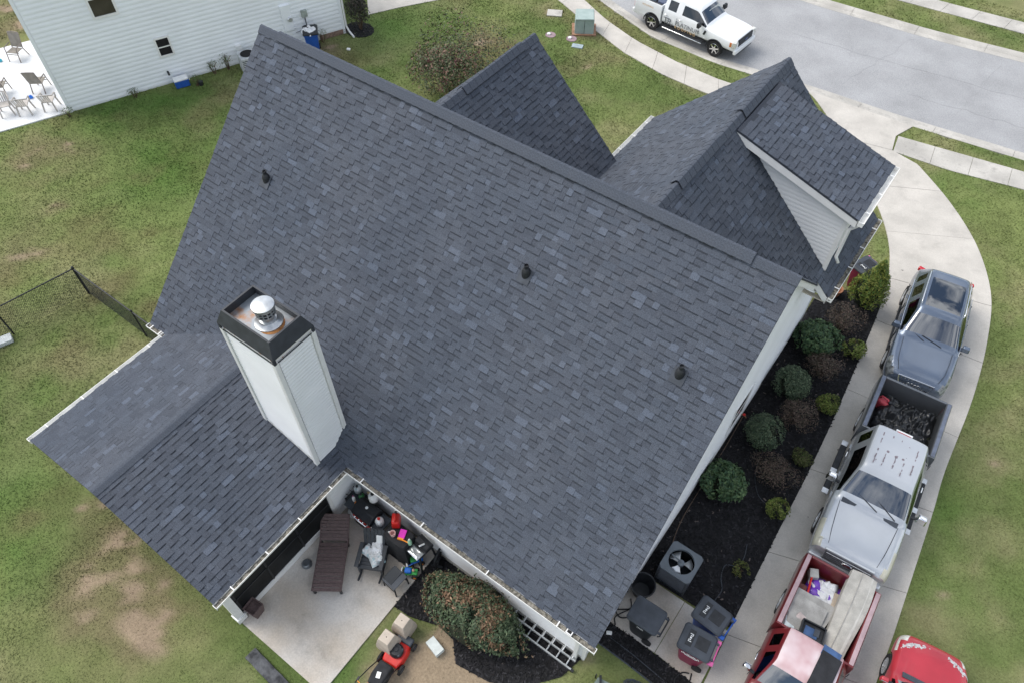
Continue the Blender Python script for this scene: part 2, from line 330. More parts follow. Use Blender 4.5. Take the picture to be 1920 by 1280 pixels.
# cracks sealed in the asphalt: shallow dark grooves
cr = MB()
for (x0, y0, x1, y1) in ((-5.6, 25.2, -4.6, 22.6), (-4.2, 20.5, -2.9, 25.8), (.3, 20.6, 1.0, 26.2), (-7.5, 22.9, 2.5, 24.0), (-1.5, 21.5, 3, 22.0)):
    pts = []; n = 14
    for i in range(n+1):
        t = i/n; pts.append(Vector((x0+(x1-x0)*t+rnd.uniform(-.1, .1), y0+(y1-y0)*t+rnd.uniform(-.1, .1), -.0965)))
    for p, q in zip(pts, pts[1:]): cr.bar(p, q, .006, .002)
child(part('crack', cr, mat('crack', (.23, .23, .235), .9), road), 'stuff')
def kerb(name, f, sgn):
    k0 = bpy.data.objects.new(name, None); COL.objects.link(k0); k0['kind'] = 'structure'
    L = np.arange(-24.0, 12.0, 3.0) if sgn > 0 else np.arange(-24.0, 12.0, 3.0)
    for x0 in L:
        mb = MB(); secs = []
        for x in np.linspace(x0+.006, x0+2.994, 5):
            y = f(x); prof = [(-.22, -.2), (-.22, .005), (-.10, .018), (.03, -.015), (.12, -.085), (.42, -.094), (.42, -.2)]
            secs.append([(x, y+sgn*a, b) for a, b in prof])
        mb.loft(secs); part('kerb_stone', mb, 'concrete_old', k0, smooth='angle')
    return k0
kerb('kerb', nearY, 1); kerb('kerb', farY, -1)

def poly_len(P): return np.concatenate([[0], np.cumsum(np.linalg.norm(np.diff(P, axis=0), axis=1))])
def at(P, L, s): return np.array([np.interp(s, L, P[:, 0]), np.interp(s, L, P[:, 1])])
def nearest_s(P, L, q):
    ss = np.linspace(0, L[-1], 2000); pts = np.stack([np.interp(ss, L, P[:, 0]), np.interp(ss, L, P[:, 1])], 1); return ss[np.argmin(((pts-np.array(q))**2).sum(1))]
def slabs(name, left, right, sl_, sr_, m, z1=.035, nsub=8, pname='slab'):
    o = bpy.data.objects.new(name, None); COL.objects.link(o); o['kind'] = 'structure'
    Lp, Rp = np.array(left, float), np.array(right, float); Ll, Rl = poly_len(Lp), poly_len(Rp)
    for a in range(len(sl_)-1):
        e = .007; l = [at(Lp, Ll, s) for s in np.linspace(sl_[a]+e, sl_[a+1]-e, nsub)]; r = [at(Rp, Rl, s) for s in np.linspace(sr_[a]+e, sr_[a+1]-e, nsub)]
        mb = MB(); mb.prism([tuple(p) for p in l]+[tuple(p) for p in r[::-1]], -.06, z1+rnd.uniform(-.003, .003)); part(pname, mb, m, o)
    return o
dl = [(-5.2, 19.0), (-4.2, 18.2), (-1.92, 15.81), (-.03, 13.5), (.99, 11.6), (1.48, 9.55), (1.7, 7.46), (1.93, 4.48), (2.05, 2.26), (2.12, -.23), (2.2, -2.66), (2.3, -5), (2.5, -9)]
dr = [(-.75, 19.2), (-1.1, 18.2), (-.91, 17.23), (.18, 16.97), (1.82, 15.57), (3.25, 13.9), (4.29, 11.9), (4.77, 9.76), (5.04, 7.22), (5.12, 4.39), (5.25, 2.88), (5.42, .34), (5.53, -1.5), (5.6, -4), (5.8, -9)]
JL = [dl[0], (-2.9, 16.8), (-.47, 15.16), (.58, 12.76), (1.38, 10.56), (1.6, 8.51), (1.83, 5.39), (1.97, 2.18), (2.14, -.76), (2.24, -3.3), (2.4, -6.5), dl[-1]]
JR = [dr[0], (-.91, 17.23), (1.42, 16.0), (3.06, 14.1), (4.45, 11.3), (4.84, 8.78), (5.08, 5.66), (5.24, 2.9), (5.40, .3), (5.5, -2.4), (5.7, -5.8), dr[-1]]
def smooth(P, k=6):
    P = [np.array(p, float) for p in P]; out = []
    for i in range(len(P)-1):
        p0, p1, p2, p3 = P[max(i-1, 0)], P[i], P[i+1], P[min(i+2, len(P)-1)]
        for j in range(k): t = j/k; out.append(tuple(.5*((2*p1)+(-p0+p2)*t+(2*p0-5*p1+4*p2-p3)*t*t+(-p0+3*p1-3*p2+p3)*t**3)))
    return out+[tuple(P[-1])]
dl = smooth(dl); dr = dr[:3]+smooth(dr[3:])
DL, DR = np.array(dl, float), np.array(dr, float); lL, lR = poly_len(DL), poly_len(DR)
slabs('driveway', dl, dr, [nearest_s(DL, lL, q) for q in JL], [nearest_s(DR, lR, q) for q in JR], 'concrete', nsub=16)
def walk(name, top, bot, step, m='concrete_old'):
    T, B = np.array(top, float), np.array(bot, float); a, b = poly_len(T), poly_len(B); n = int(a[-1]/step)
    return slabs(name, top, bot, np.linspace(0, a[-1], n+1), np.linspace(0, b[-1], n+1), m, z1=.03, nsub=4)
walk('sidewalk', [(-26, 24.0), (-20, 21.2), (-16.71, 19.55), (-14.99, 18.7), (-12.96, 18.0), (-10.67, 17.6), (-8.51, 17.5), (-7.33, 17.6), (-3.9, 17.8)], [(-26.5, 22.8), (-20.6, 20.2), (-17.85, 18.86), (-15.22, 17.75), (-12.89, 16.85), (-10.74, 16.4), (-9.16, 16.3), (-8.08, 16.3), (-3.0, 16.75)], 1.5, 'concrete')
walk('sidewalk', [(-1.02, 18.25), (3.59, 18.95), (13, 20.2)], [(-.86, 17.2), (1.29, 17.35), (3.85, 17.9), (13, 19.15)], 1.4)
walk('sidewalk', [(-22, 32.5), (-12, 30.0), (-3.3, 29.6), (.85, 30.0), (13, 31.3)], [(-22.3, 31.3), (-12.2, 28.8), (-4.68, 28.5), (1.03, 29.0), (13, 30.2)], 1.4)
struct('neighbor_driveway', MB().prism([(-25.7, 13.9), (-24.25, 12.45), (-23.5, 13.8), (-22.4, 15.5), (-20.5, 19.3), (-30, 24)], -.05, .03), 'concrete')
npd = bpy.data.objects.new('neighbor_patio', None); COL.objects.link(npd); npd['kind'] = 'structure'
E_ = Vector((.41, .912, 0)); Nn = Vector((.912, -.41, 0)); NA = Vector((-29.0, -.37, 0))
def nw(s, z, d=0): return NA+E_*s+Nn*d+Vector((0, 0, z))
for a in range(2):
    for b in range(2):
        p = [nw(-2.85*(a+1)+.01-.0, 0, -3.2*b-.01), nw(-2.85*a-.01, 0, -3.2*b-.01), nw(-2.85*a-.01, 0, -3.2*(b+1)+.01), nw(-2.85*(a+1)+.01, 0, -3.2*(b+1)+.01)]
        part('slab', MB().prism([(q.x, q.y) for q in p], -.05, .05), 'concrete_white', npd)

dv = bpy.data.objects['driveway']
for k in range(26):
    s_ = rnd.uniform(.28, .9)*lL[-1]; p_ = at(DL, lL, s_)+np.array([rnd.uniform(.3, 2.8), 0]); r_ = rnd.uniform(.015, .05); mb = MB(); mb.add([(p_[0]+r_*rnd.uniform(.5, 1.3)*math.cos(t_*.785), p_[1]+r_*rnd.uniform(.5, 1.3)*math.sin(t_*.785), .0402) for t_ in range(8)], [tuple(range(8))]); part('oil_spot', mb, mat('oil', (.16, .15, .14), .6) if k == 0 else bpy.data.materials['oil'], dv)

# beds of black mulch
def mulch(name, poly, z=.03, n=2500):
    mb = MB(); mb.prism(poly, -.05, z); o = struct(name, mb, 'mulch')
    P = np.array(poly); lo, hi = P.min(0), P.max(0); q = nrg.random((n*2, 2))*(hi-lo)+lo
    inside = np.zeros(len(q), bool); j = len(P)-1
    for i in range(len(P)):
        c = ((P[i, 1] > q[:, 1]) != (P[j, 1] > q[:, 1])) & (q[:, 0] < (P[j, 0]-P[i, 0])*(q[:, 1]-P[i, 1])/(P[j, 1]-P[i, 1]+1e-9)+P[i, 0]); inside ^= c; j = i
    q = q[inside][:n]; n = len(q); a = nrg.random(n)*2*PI; L = .02+nrg.random(n)*.035; W = .008+nrg.random(n)*.012; tl = (nrg.random(n)-.5)*.03
    dx, dy = np.cos(a), np.sin(a); zz = z+.008+nrg.random(n)*.02
    Vs = np.stack([np.stack([q[:, 0]+dx*L*s-dy*W*t, q[:, 1]+dy*L*s+dx*W*t, zz+tl*s+.004*t], 1) for s, t in ((-1, -1), (1, -1), (1, 1), (-1, 1))], 1).reshape(-1, 3)
    sh = np.repeat((.5+nrg.random(n)**3*2.2)[:, None], 4, 0)*np.array([1, .97, .95])
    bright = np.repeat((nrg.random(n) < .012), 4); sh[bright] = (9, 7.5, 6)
    m = part('mulch_chip', np_mesh('chips', Vs, np.arange(4*n).reshape(-1, 4), sh), 'mulch_chip', o); m['kind'] = 'stuff'
    return o
edge = [tuple(at(DL, lL, s)-np.array([.004, 0])) for s in np.linspace(nearest_s(DL, lL, (1.55, 9.3)), nearest_s(DL, lL, (2.22, -3.1)), 14)]
mulch('mulch_bed', [(-.33, -3.2), (-.33, 8.6), (.6, 9.35), (1.2, 9.6)]+edge, n=9000)
mulch('mulch_bed', [(-.3, -5.3), (-.3, -4.75), (.35, -4.72), (2.2, -4.80), (2.3, -5.3), (1.4, -5.32)], n=1500)
mulch('mulch_bed', [(-4.79, -5.9), (-4.79, -7.6), (-4.3, -7.55), (-3.6, -7.3), (-3.1, -7.35), (-2.7, -7.75), (-1.8, -7.6), (-1.0, -7.1), (-.5, -6.5), (-.35, -5.9)], n=2500)
mulch('mulch_bed', [(-24.2+.75*math.cos(a)+.5, 11.25+.6*math.sin(a)) for a in np.linspace(0, 2*PI, 14)[:-1]], n=300)
# patio slab and the pad behind the bins
pt = bpy.data.objects.new('patio', None); COL.objects.link(pt); pt['kind'] = 'structure'
part('slab', MB().prism([(-7.9, -10.12), (-4.8, -10.12), (-4.8, -5.86), (-7.9, -5.86)], -.1, .05), 'patio_concrete', pt)
part('slab', MB().prism([(-13.9, -10.1), (-7.91, -10.1), (-7.91, -5.86), (-13.9, -5.86)], -.1, .05), 'patio_concrete', pt)
pad = bpy.data.objects.new('bin_pad', None); COL.objects.link(pad); pad['kind'] = 'structure'
part('slab', MB().prism([(-.3, -4.74), (1.0, -4.72), (1.0, -3.215), (-.3, -3.215)], -.1, .045), 'patio_concrete', pad)
part('slab', MB().prism([(1.015, -4.72), (2.23, -4.80), (2.20, -3.22), (1.015, -3.215)], -.1, .045), 'patio_concrete', pad)
ed = MB(); ed.tube([(-.5, -5.32, .03), (.5, -5.33, .035), (1.4, -5.36, .03), (2.3, -5.34, .03)], .02, 6); tag(part('bed_edging', ed, 'grey_plastic'), 'dark plastic edging strip along lower mulch bed and grass', 'edging')
ed = MB(); ed.tube([(-.05, -5.05, .05), (.6, -5.07, .055), (1.5, -5.15, .05), (2.2, -5.2, .05)], .012, 6); tag(part('drain_line', ed, 'grey_plastic', smooth=True), 'thin grey line lying across the lower mulch bed', 'pipe')

# ------------------------------------------------------------------ grass blades
def grass(n):
    x = nrg.random(n)*50-40; y = nrg.random(n)*46-15
    d2 = (x-CAM.x)**2+(y-CAM.y)**2+CAM.z**2
    keep = nrg.random(n) < np.clip(650/d2, .25, 1)
    rel = np.stack([x-CAM.x, y-CAM.y, -CAM.z*np.ones(n)], 1)
    keep &= np.abs(rel@np.array(rgt)) < (rel@np.array(fwd))*.80
    xo, yo = x, y; x = x+(fbm(x, y, .25, 63, 2)-.5)*.17; y = y+(fbm(xo+30, y, .25, 67, 2)-.5)*.17
    def poly_mask(P):
        P = np.array(P); ins = np.zeros(len(x), bool); j = len(P)-1
        for i in range(len(P)):
            c = ((P[i, 1] > y) != (P[j, 1] > y)) & (x < (P[j, 0]-P[i, 0])*(y-P[i, 1])/(P[j, 1]-P[i, 1]+1e-9)+P[i, 0]); ins ^= c; j = i
        return ins
    bad = (y > nearY(x)-.27) & (y < farY(x)+.27)
    bad |= poly_mask(dl+dr[::-1])
    bad |= (x > -7.9) & (x < -4.78) & (y > -10.14) & (y < -5.8)
    bad |= (x > -14.2) & (x < -.1) & (y > -5.85) & (y < 6.6)
    bad |= (x > -13.7) & (x < -7.7) & (y > -10) & (y < -5)
    for P in ([(-.25, -5.35), (-.25, 8.65), (.6, 9.4), (1.2, 9.65)]+edge+[(2.2, -5.35)], [(-4.8, -5.9), (-4.8, -7.55), (-4.3, -7.5), (-3.6, -7.25), (-3.1, -7.3), (-2.7, -7.7), (-1.8, -7.55), (-1.0, -7.05), (-.5, -6.45), (-.35, -5.9)],
              [(-26, 24.0), (-20, 21.2), (-16.71, 19.55), (-14.99, 18.7), (-12.96, 18.0), (-10.67, 17.6), (-8.51, 17.5), (-7.33, 17.6), (-3.9, 17.8), (-3.0, 16.75), (-8.08, 16.3), (-9.16, 16.3), (-10.74, 16.4), (-12.89, 16.85), (-15.22, 17.75), (-17.85, 18.86), (-20.6, 20.2), (-26.5, 22.8)],
              [(-1.02, 18.25), (3.59, 18.95), (13, 20.2), (13, 19.15), (3.85, 17.9), (1.29, 17.35), (-.86, 17.2)], [(-12, 30.0), (-3.3, 29.6), (.85, 30.0), (13, 31.3), (13, 30.2), (1.03, 29.0), (-4.68, 28.5), (-12.2, 28.8)],
              [(-25.7, 13.9), (-24.25, 12.45), (-23.5, 13.8), (-22.4, 15.5), (-20.5, 19.3), (-30, 24)], [tuple(nw(-5.7, 0, .0))[:2], tuple(nw(12.3, 0, 0))[:2], tuple(nw(12.3, 0, -9))[:2], tuple(nw(-5.7, 0, -6.4))[:2]]):
        bad |= poly_mask(P)
    x, y = xo, yo; k = keep & ~bad; x, y = x[k], y[k]; c, bare = lawn_col(x, y); k2 = nrg.random(len(x)) > bare*.97; x, y, c = x[k2], y[k2], c[k2]; n = len(x)
    d = np.sqrt((x-CAM.x)**2+(y-CAM.y)**2+CAM.z**2); sc_ = d/22
    a = nrg.random(n)*2*PI; h = (.018+nrg.random(n)*.022)*np.clip(sc_, .8, 1.5); wd = (.008+nrg.random(n)*.010)*sc_; ln = .015+nrg.random(n)*.07
    b = nrg.random(n)*2*PI
    V0 = np.stack([x-np.cos(a)*wd, y-np.sin(a)*wd, np.full(n, -.01)], 1); V1 = np.stack([x+np.cos(a)*wd, y+np.sin(a)*wd, np.full(n, -.01)], 1); V2 = np.stack([x+np.cos(b)*ln, y+np.sin(b)*ln, h], 1)
    Vv = np.stack([V0, V1, V2], 1).reshape(-1, 3); cc = c*(1.0+.4*nrg.random((n, 1)))
    o = part('grass', np_mesh('grass', Vv, np.arange(3*n).reshape(-1, 3), np.repeat(cc, 3, 0)), 'blade'); tag(o, 'short patchy green and straw lawn grass around the houses', 'grass', kind='stuff')
grass(1500000)

# ------------------------------------------------------------------ the house
house = thing('house', 'white sided house with dark grey shingle roof in the middle', 'house')
ZR, SL, YE, ZE, X0 = 8.543, .9635, -6.175, 2.594, -14.70
XG, ZG, YG = -3.236, 8.37, 6.936
ang = math.atan(SL); cs, sn = math.cos(ang), math.sin(ang)
PIECES = []
TAB = (.13, .18, .24, .31)
SHD = [(.85, .85, .86), (.92, .92, .93), (.97, .98, .99), (1.0, 1.0, 1.0), (1.08, 1.09, 1.10), (1.28, 1.31, 1.35)]
WTS = [14, 22, 26, 20, 12, 6]
EXPO = .1425
def field(roof, O, U, Vv, ulen, vlen, clip=None, edge_tabs=True):
    O, U, Vv = Vector(O), Vector(U).normalized(), Vector(Vv).normalized(); Nv = U.cross(Vv)
    nrow = int(vlen/EXPO)
    for r in range(nrow):
        u = 0; v = r*EXPO; hi = rnd.random() < .5; tone = rnd.uniform(.95, 1.05)
        while u < ulen-.005:
            wi = rnd.randrange(4); wd = TAB[wi]
            if ulen-u < .14 or u+wd > ulen: wi = -1; wd = ulen-u
            si = rnd.choices(range(6), WTS)[0]
            th = 1 if hi else 0
            hi = not hi if rnd.random() < .85 else hi
            P = O+U*(u+wd/2)+Vv*(v+EXPO/2)
            if clip is None or clip(P): PIECES.append((roof, O+U*u+Vv*v, U, Vv, Nv, wd, wi, si, th, P))
            u += wd
THK = (.009, .021)
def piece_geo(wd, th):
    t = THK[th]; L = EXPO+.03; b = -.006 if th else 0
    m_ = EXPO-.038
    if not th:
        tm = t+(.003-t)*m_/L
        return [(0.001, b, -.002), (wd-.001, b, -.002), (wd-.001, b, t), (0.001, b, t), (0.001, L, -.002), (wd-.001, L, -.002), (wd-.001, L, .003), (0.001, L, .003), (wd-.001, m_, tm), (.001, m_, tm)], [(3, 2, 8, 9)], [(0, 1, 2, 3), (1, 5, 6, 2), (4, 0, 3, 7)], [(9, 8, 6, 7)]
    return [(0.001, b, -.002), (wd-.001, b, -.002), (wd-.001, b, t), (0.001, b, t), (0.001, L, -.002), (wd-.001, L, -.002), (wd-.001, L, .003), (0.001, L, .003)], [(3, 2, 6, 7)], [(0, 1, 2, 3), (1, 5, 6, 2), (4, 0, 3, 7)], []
def deck(name, quad, thick=.03, parent=None, m='shingle'):
    q = [Vector(p) for p in quad]; n = (q[1]-q[0]).cross(q[3]-q[0]).normalized()
    mb = MB(); mb.add([*q, *[p-n*thick for p in q]], [(0, 1, 2, 3), (7, 6, 5, 4), (0, 4, 5, 1), (1, 5, 6, 2), (2, 6, 7, 3), (3, 7, 4, 0)], 0, (.55, .55, .57))
    return part(name, mb, m, parent or house)
# main roof
r_main = deck('roof', [(X0, YE, ZE), (0, YE, ZE), (0, 0, ZR), (X0, 0, ZR)])
field(r_main, (X0, YE-.03*cs, ZE-.03*sn), (1, 0, 0), (0, cs, sn), 14.70, math.hypot(YE, ZR-ZE)+.02)
YB = 4.2
r_back = deck('roof', [(0, YB, ZR-SL*YB), (X0, YB, ZR-SL*YB), (X0, 0, ZR), (0, 0, ZR)])
field(r_back, (0, YB, ZR-SL*YB), (-1, 0, 0), (0, -cs, sn), 14.7, YB/cs, clip=lambda P: P.y < 4.2)
# porch roof
XP, WP, YP, ZP = -10.587, 3.411, -10.335, 3.854
SP = (ZP-ZE)/WP; pa = math.atan(SP)
r_p1 = deck('porch_roof', [(XP+WP, YP, ZE), (XP+WP, -4.8, ZE), (XP, -4.8, ZP), (XP, YP, ZP)])
field(r_p1, (XP+WP+.02, YP, ZE-.01), (0, 1, 0), (-math.cos(pa), 0, math.sin(pa)), 5.53, WP/math.cos(pa)+.03, clip=lambda P: P.z > ZR+SL*P.y-.06)
r_p2 = deck('porch_roof', [(XP-WP, -4.8, ZE), (XP-WP, YP, ZE), (XP, YP, ZP), (XP, -4.8, ZP)])
field(r_p2, (XP-WP-.02, -4.8, ZE-.01), (0, -1, 0), (math.cos(pa), 0, math.sin(pa)), 5.53, WP/math.cos(pa)+.03, clip=lambda P: P.z > ZR+SL*P.y-.06)
# garage wing
XGR, XGL = .325, XG-3.30
zgr, zgl = ZG-SL*(XGR-XG), ZG-SL*(XG-XGL)
r_g1 = deck('garage_roof', [(-.02, 3.4, ZG-SL*(-.02-XG)), (-.02, YG, ZG-SL*(-.02-XG)), (XG, YG, ZG), (XG, .1, ZG)])
deck('garage_roof', [(XGR, 3.51, zgr), (XGR, YG, zgr), (-.021, YG, ZG-SL*(-.021-XG)), (-.021, 3.51, ZG-SL*(-.021-XG))])
DX0, DX1, DZ1, DY0, DY1 = -3.05, .16, 7.27, 3.70, 6.02       # dormer
def gclip(P):
    if P.x > -.03 and P.y < 3.52: return False
    if DY0+.3 < P.y < DY1-.3 and P.x < -.15: return False
    return P.z > ZR-SL*P.y-.06
field(r_g1, (XGR+.02, .1, zgr-.02), (0, 1, 0), (-cs, 0, sn), YG-.1, (XGR-XG)/cs+.03, clip=gclip)
r_g2 = deck('garage_roof', [(XGL, YG, zgl), (XGL, .1, zgl), (XG, .1, ZG), (XG, YG, ZG)])
field(r_g2, (XGL-.02, YG, zgl-.02), (0, -1, 0), (cs, 0, sn), YG-.1, (XG-XGL)/cs+.03, clip=lambda P: P.z > ZR-SL*P.y-.06)
# front gable
XS, ZS, YS, WS, SS = -9.088, 8.266, 4.22, 3.75, .978
a2 = math.atan(SS); c2_, s2_ = math.cos(a2), math.sin(a2)
r_s1 = deck('gable_roof', [(XS+WS, .1, ZS-SS*WS), (XS+WS, YS, ZS-SS*WS), (XS, YS, ZS), (XS, .1, ZS)])
field(r_s1, (XS+WS+.02, .1, ZS-SS*WS-.02), (0, 1, 0), (-c2_, 0, s2_), YS-.1, WS/c2_+.03, clip=lambda P: P.z > ZR-SL*P.y-.06)
r_s2 = deck('gable_roof', [(XS-WS, YS, ZS-SS*WS), (XS-WS, .1, ZS-SS*WS), (XS, .1, ZS), (XS, YS, ZS)])
field(r_s2, (XS-WS-.02, YS, ZS-SS*WS-.02), (0, -1, 0), (c2_, 0, s2_), YS-.1, WS/c2_+.03, clip=lambda P: P.z > ZR-SL*P.y-.06)
# dormer roof
DS = (ZG-.10-DZ1)/(DX1-DX0); da = math.atan(DS); DZ0 = ZG-.10
r_d = deck('dormer_roof', [(DX1, DY0, DZ1), (DX1, DY1, DZ1), (DX0, DY1, DZ0), (DX0, DY0, DZ0)], .05)
field(r_d, (DX1+.03, DY0, DZ1-.01), (0, 1, 0), (-math.cos(da), 0, math.sin(da)), DY1-DY0, (DX1-DX0)/math.cos(da)+.03)
# split: the 300 pieces that show largest are single objects, the rest is joined per roof
def bigness(p):
    d = CAM-p[9]; L = d.length; return p[4].dot(d)/L/L/L*math.sqrt(p[5])
single = set(sorted((i for i, p in enumerate(PIECES) if p[0] is r_main and p[6] >= 1), key=lambda i: -bigness(PIECES[i]))[:290])
variants = {}; rest = {}
for i, (roof, O, U, Vv, Nv, wd, wi, si, th, P) in enumerate(PIECES):
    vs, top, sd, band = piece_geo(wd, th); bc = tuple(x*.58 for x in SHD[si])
    if i in single:
        k = (wi, si, th)
        if k not in variants:
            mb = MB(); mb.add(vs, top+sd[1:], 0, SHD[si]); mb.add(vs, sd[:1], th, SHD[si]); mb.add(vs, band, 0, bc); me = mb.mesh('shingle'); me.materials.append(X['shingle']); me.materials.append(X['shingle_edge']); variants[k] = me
        o = bpy.data.objects.new('shingle', variants[k]); COL.objects.link(o); o.parent = roof
        o.matrix_local = Matrix(((U.x, Vv.x, Nv.x, O.x), (U.y, Vv.y, Nv.y, O.y), (U.z, Vv.z, Nv.z, O.z), (0, 0, 0, 1)))
    else:
        mb = rest.setdefault(roof.name, (roof, MB()))[1]
        W_ = [O+U*a+Vv*b+Nv*c for a, b, c in vs]; f = rnd.uniform(.93, 1.07); c_ = tuple(x*f for x in SHD[si])
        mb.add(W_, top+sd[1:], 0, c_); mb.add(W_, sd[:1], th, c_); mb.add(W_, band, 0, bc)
for roof, mb in rest.values():
    me = mb.mesh('shingles'); o = bpy.data.objects.new('shingles', me); me.materials.append(X['shingle']); me.materials.append(X['shingle_edge']); COL.objects.link(o); o.parent = roof; o['kind'] = 'stuff'
# ridge caps
def ridge(roof, p, q, slope, lift=0.0, wd=.15, step=.2, sl2=None):
    p, q = Vector(p), Vector(q); d = (q-p); L = d.length; d.normalize(); side = d.cross(Vector((0, 0, 1))).normalized(); n = max(1, int(L/step)); st = L/n; sl2 = slope if sl2 is None else sl2
    meshes = []
    for k in range(3):
        mb = MB(); c = SHD[(2, 3, 3)[k]]; sec = []
        for t in (0, st+.012):
            z = lift+.022+(.012 if t == 0 else 0); pr_ = [(-wd, z-.008-wd*slope*.88), (-wd*.5, z-wd*.5*slope*.72), (-.03, z+.0), (.03, z), (wd*.5, z-wd*.5*sl2*.72), (wd, z-.008-wd*sl2*.88)]
            sec.append([(t, a, b) for a, b in pr_]+[(t, a, b-.02) for a, b in pr_[::-1]])
        mb.loft(sec); mb.c = [c]*len(mb.f); me = mb.mesh('cap'); fixnormals(me); me.materials.append(X['shingle']); meshes.append(me)
    for i in range(n):
        o = bpy.data.objects.new('ridge_cap', meshes[rnd.randrange(3)]); COL.objects.link(o); o.parent = roof; P = p+d*st*i
        o.matrix_local = Matrix(((d.x, side.x*-1, 0, P.x), (d.y, side.y*-1, 0, P.y), (d.z, 0, 1, P.z), (0, 0, 0, 1)))
    if lift:
        mb = MB(); mb.add([p+side*s*wd*.86+Vector((0, 0, -wd*.86*slope+h)) for s in (-1, 1) for h in (-.02, lift*.8)]+[q+side*s*wd*.86+Vector((0, 0, -wd*.86*slope+h)) for s in (-1, 1) for h in (-.02, lift*.8)], [(0, 4, 5, 1), (2, 3, 7, 6), (0, 1, 3, 2), (4, 6, 7, 5)])
        part('ridge_vent', mb, 'black_plastic', roof)
ridge(r_main, (-.95, 0, ZR), (0.0, 0, ZR), SL); ridge(r_main, (-14.0, 0, ZR), (-.95, 0, ZR), SL, .055, .17); ridge(r_main, (X0, 0, ZR), (-14.0, 0, ZR), SL)
ridge(r_g1, (XG, .2, ZG), (XG, 1.15, ZG), SL); ridge(r_g1, (XG, 1.15, ZG), (XG, 3.05, ZG), SL, .05, .16); ridge(r_g1, (XG, 3.05, ZG), (XG, 4.2, ZG), SL); ridge(r_g1, (XG, 4.2, ZG), (XG, 5.9, ZG), SL, .05, .16, sl2=.6); ridge(r_g1, (XG, 5.9, ZG), (XG, YG, ZG), SL)
ridge(r_s1, (XS, .3, ZS), (XS, 1.2, ZS), SS); ridge(r_s1, (XS, 1.2, ZS), (XS, 3.6, ZS), SS, .05, .16); ridge(r_s1, (XS, 3.6, ZS), (XS, YS, ZS), SS)
ridge(r_p1, (XP, YP, ZP), (XP, -4.9, ZP), SP, 0, .15)

# walls
def body(name, poly, axis, a, b, m='siding'): return part(name, MB().extr(poly, axis, a, b), m, house)
off = .16
body('wall', [(-5.87, 0), (3.9, 0), (3.9, ZR-SL*3.9-off), (0, ZR-off), (-5.87, ZR-SL*5.87-off)], 'X', X0+.3, -.3)
GWX = -.32
body('wall', [(-6.25, 0), (GWX, 0), (GWX, ZG-SL*(GWX-XG)-off), (XG, ZG-off), (-6.25, ZG-SL*(XG+6.25)-off)], 'Y', 3.62, YG-.3)
body('wall', [(XS-WS+.35, 0), (XS+WS-.35, 0), (XS+WS-.35, ZS-SS*(WS-.35)-off), (XS, ZS-off), (XS-WS+.35, ZS-SS*(WS-.35)-off)], 'Y', 1.5, YS-.25)
def boards(parent, P0, U, W_, Nv, height, exposure=.115, m='siding', clip=None, name='siding_board', single_objs=True, lap=.03):
    """lapped siding: bottom-left P0, U along the wall, Nv outward; clip(zrel) -> (u0,u1)"""
    P0, U, Nv = Vector(P0), Vector(U).normalized(), Vector(Nv).normalized(); n = int(height/exposure); mball = MB(); cache = {}
    for i in range(n):
        z = i*exposure; u0, u1 = clip(z+exposure/2) if clip else (0, W_)
        if u1-u0 < .03: continue
        vs = [P0+U*u+Nv*o+Vector((0, 0, h)) for u in (u0, u1) for (o, h) in ((0, z), (lap*.9, z), (lap, z+.12*exposure), (lap*.97, z+.42*exposure), (.003, z+exposure-.001), (0, z+exposure-.001))]
        fs = [(0, 1, 7, 6), (1, 2, 8, 7), (2, 3, 9, 8), (3, 4, 10, 9), (4, 5, 11, 10), (0, 5, 4, 3, 2, 1), (6, 7, 8, 9, 10, 11)]
        if single_objs:
            mb = MB(); mb.add(vs, fs); part(name, mb, m, parent)
        else: mball.add(vs, fs)
    if not single_objs: o = part('siding', mball, m, parent); o['kind'] = 'stuff'
boards(house, (-4.9-2.7, -5.872, .25), (1, 0, 0), 7.25, (0, -1, 0), 2.2, .11, single_objs=False)
boards(house, (-.298, -5.8, .25), (0, 1, 0), 9.4, (1, 0, 0), 8.0, .11, clip=lambda z: (max(0, (z+.25+off-ZE)/SL+.08 if z+.25 > 2.6 else 0), min(9.4, 5.8+(ZR-off-z-.25)/SL-.05)), single_objs=False)
boards(house, (GWX+.002, 3.66, .25), (0, 1, 0), 2.95, (1, 0, 0), 4.6, .11, single_objs=False)
part('foundation', MB().box((-7.35, -1, .1), (14.14, 9.78, .24)), 'concrete_old', house)
for (x, y) in ((-.30, -5.87), (GWX, YG-.3)): part('corner_board', MB().box((x, y, 1.35 if y < 0 else 2.4), (.10, .10, 2.3 if y < 0 else 4.6)), 'trim', house)
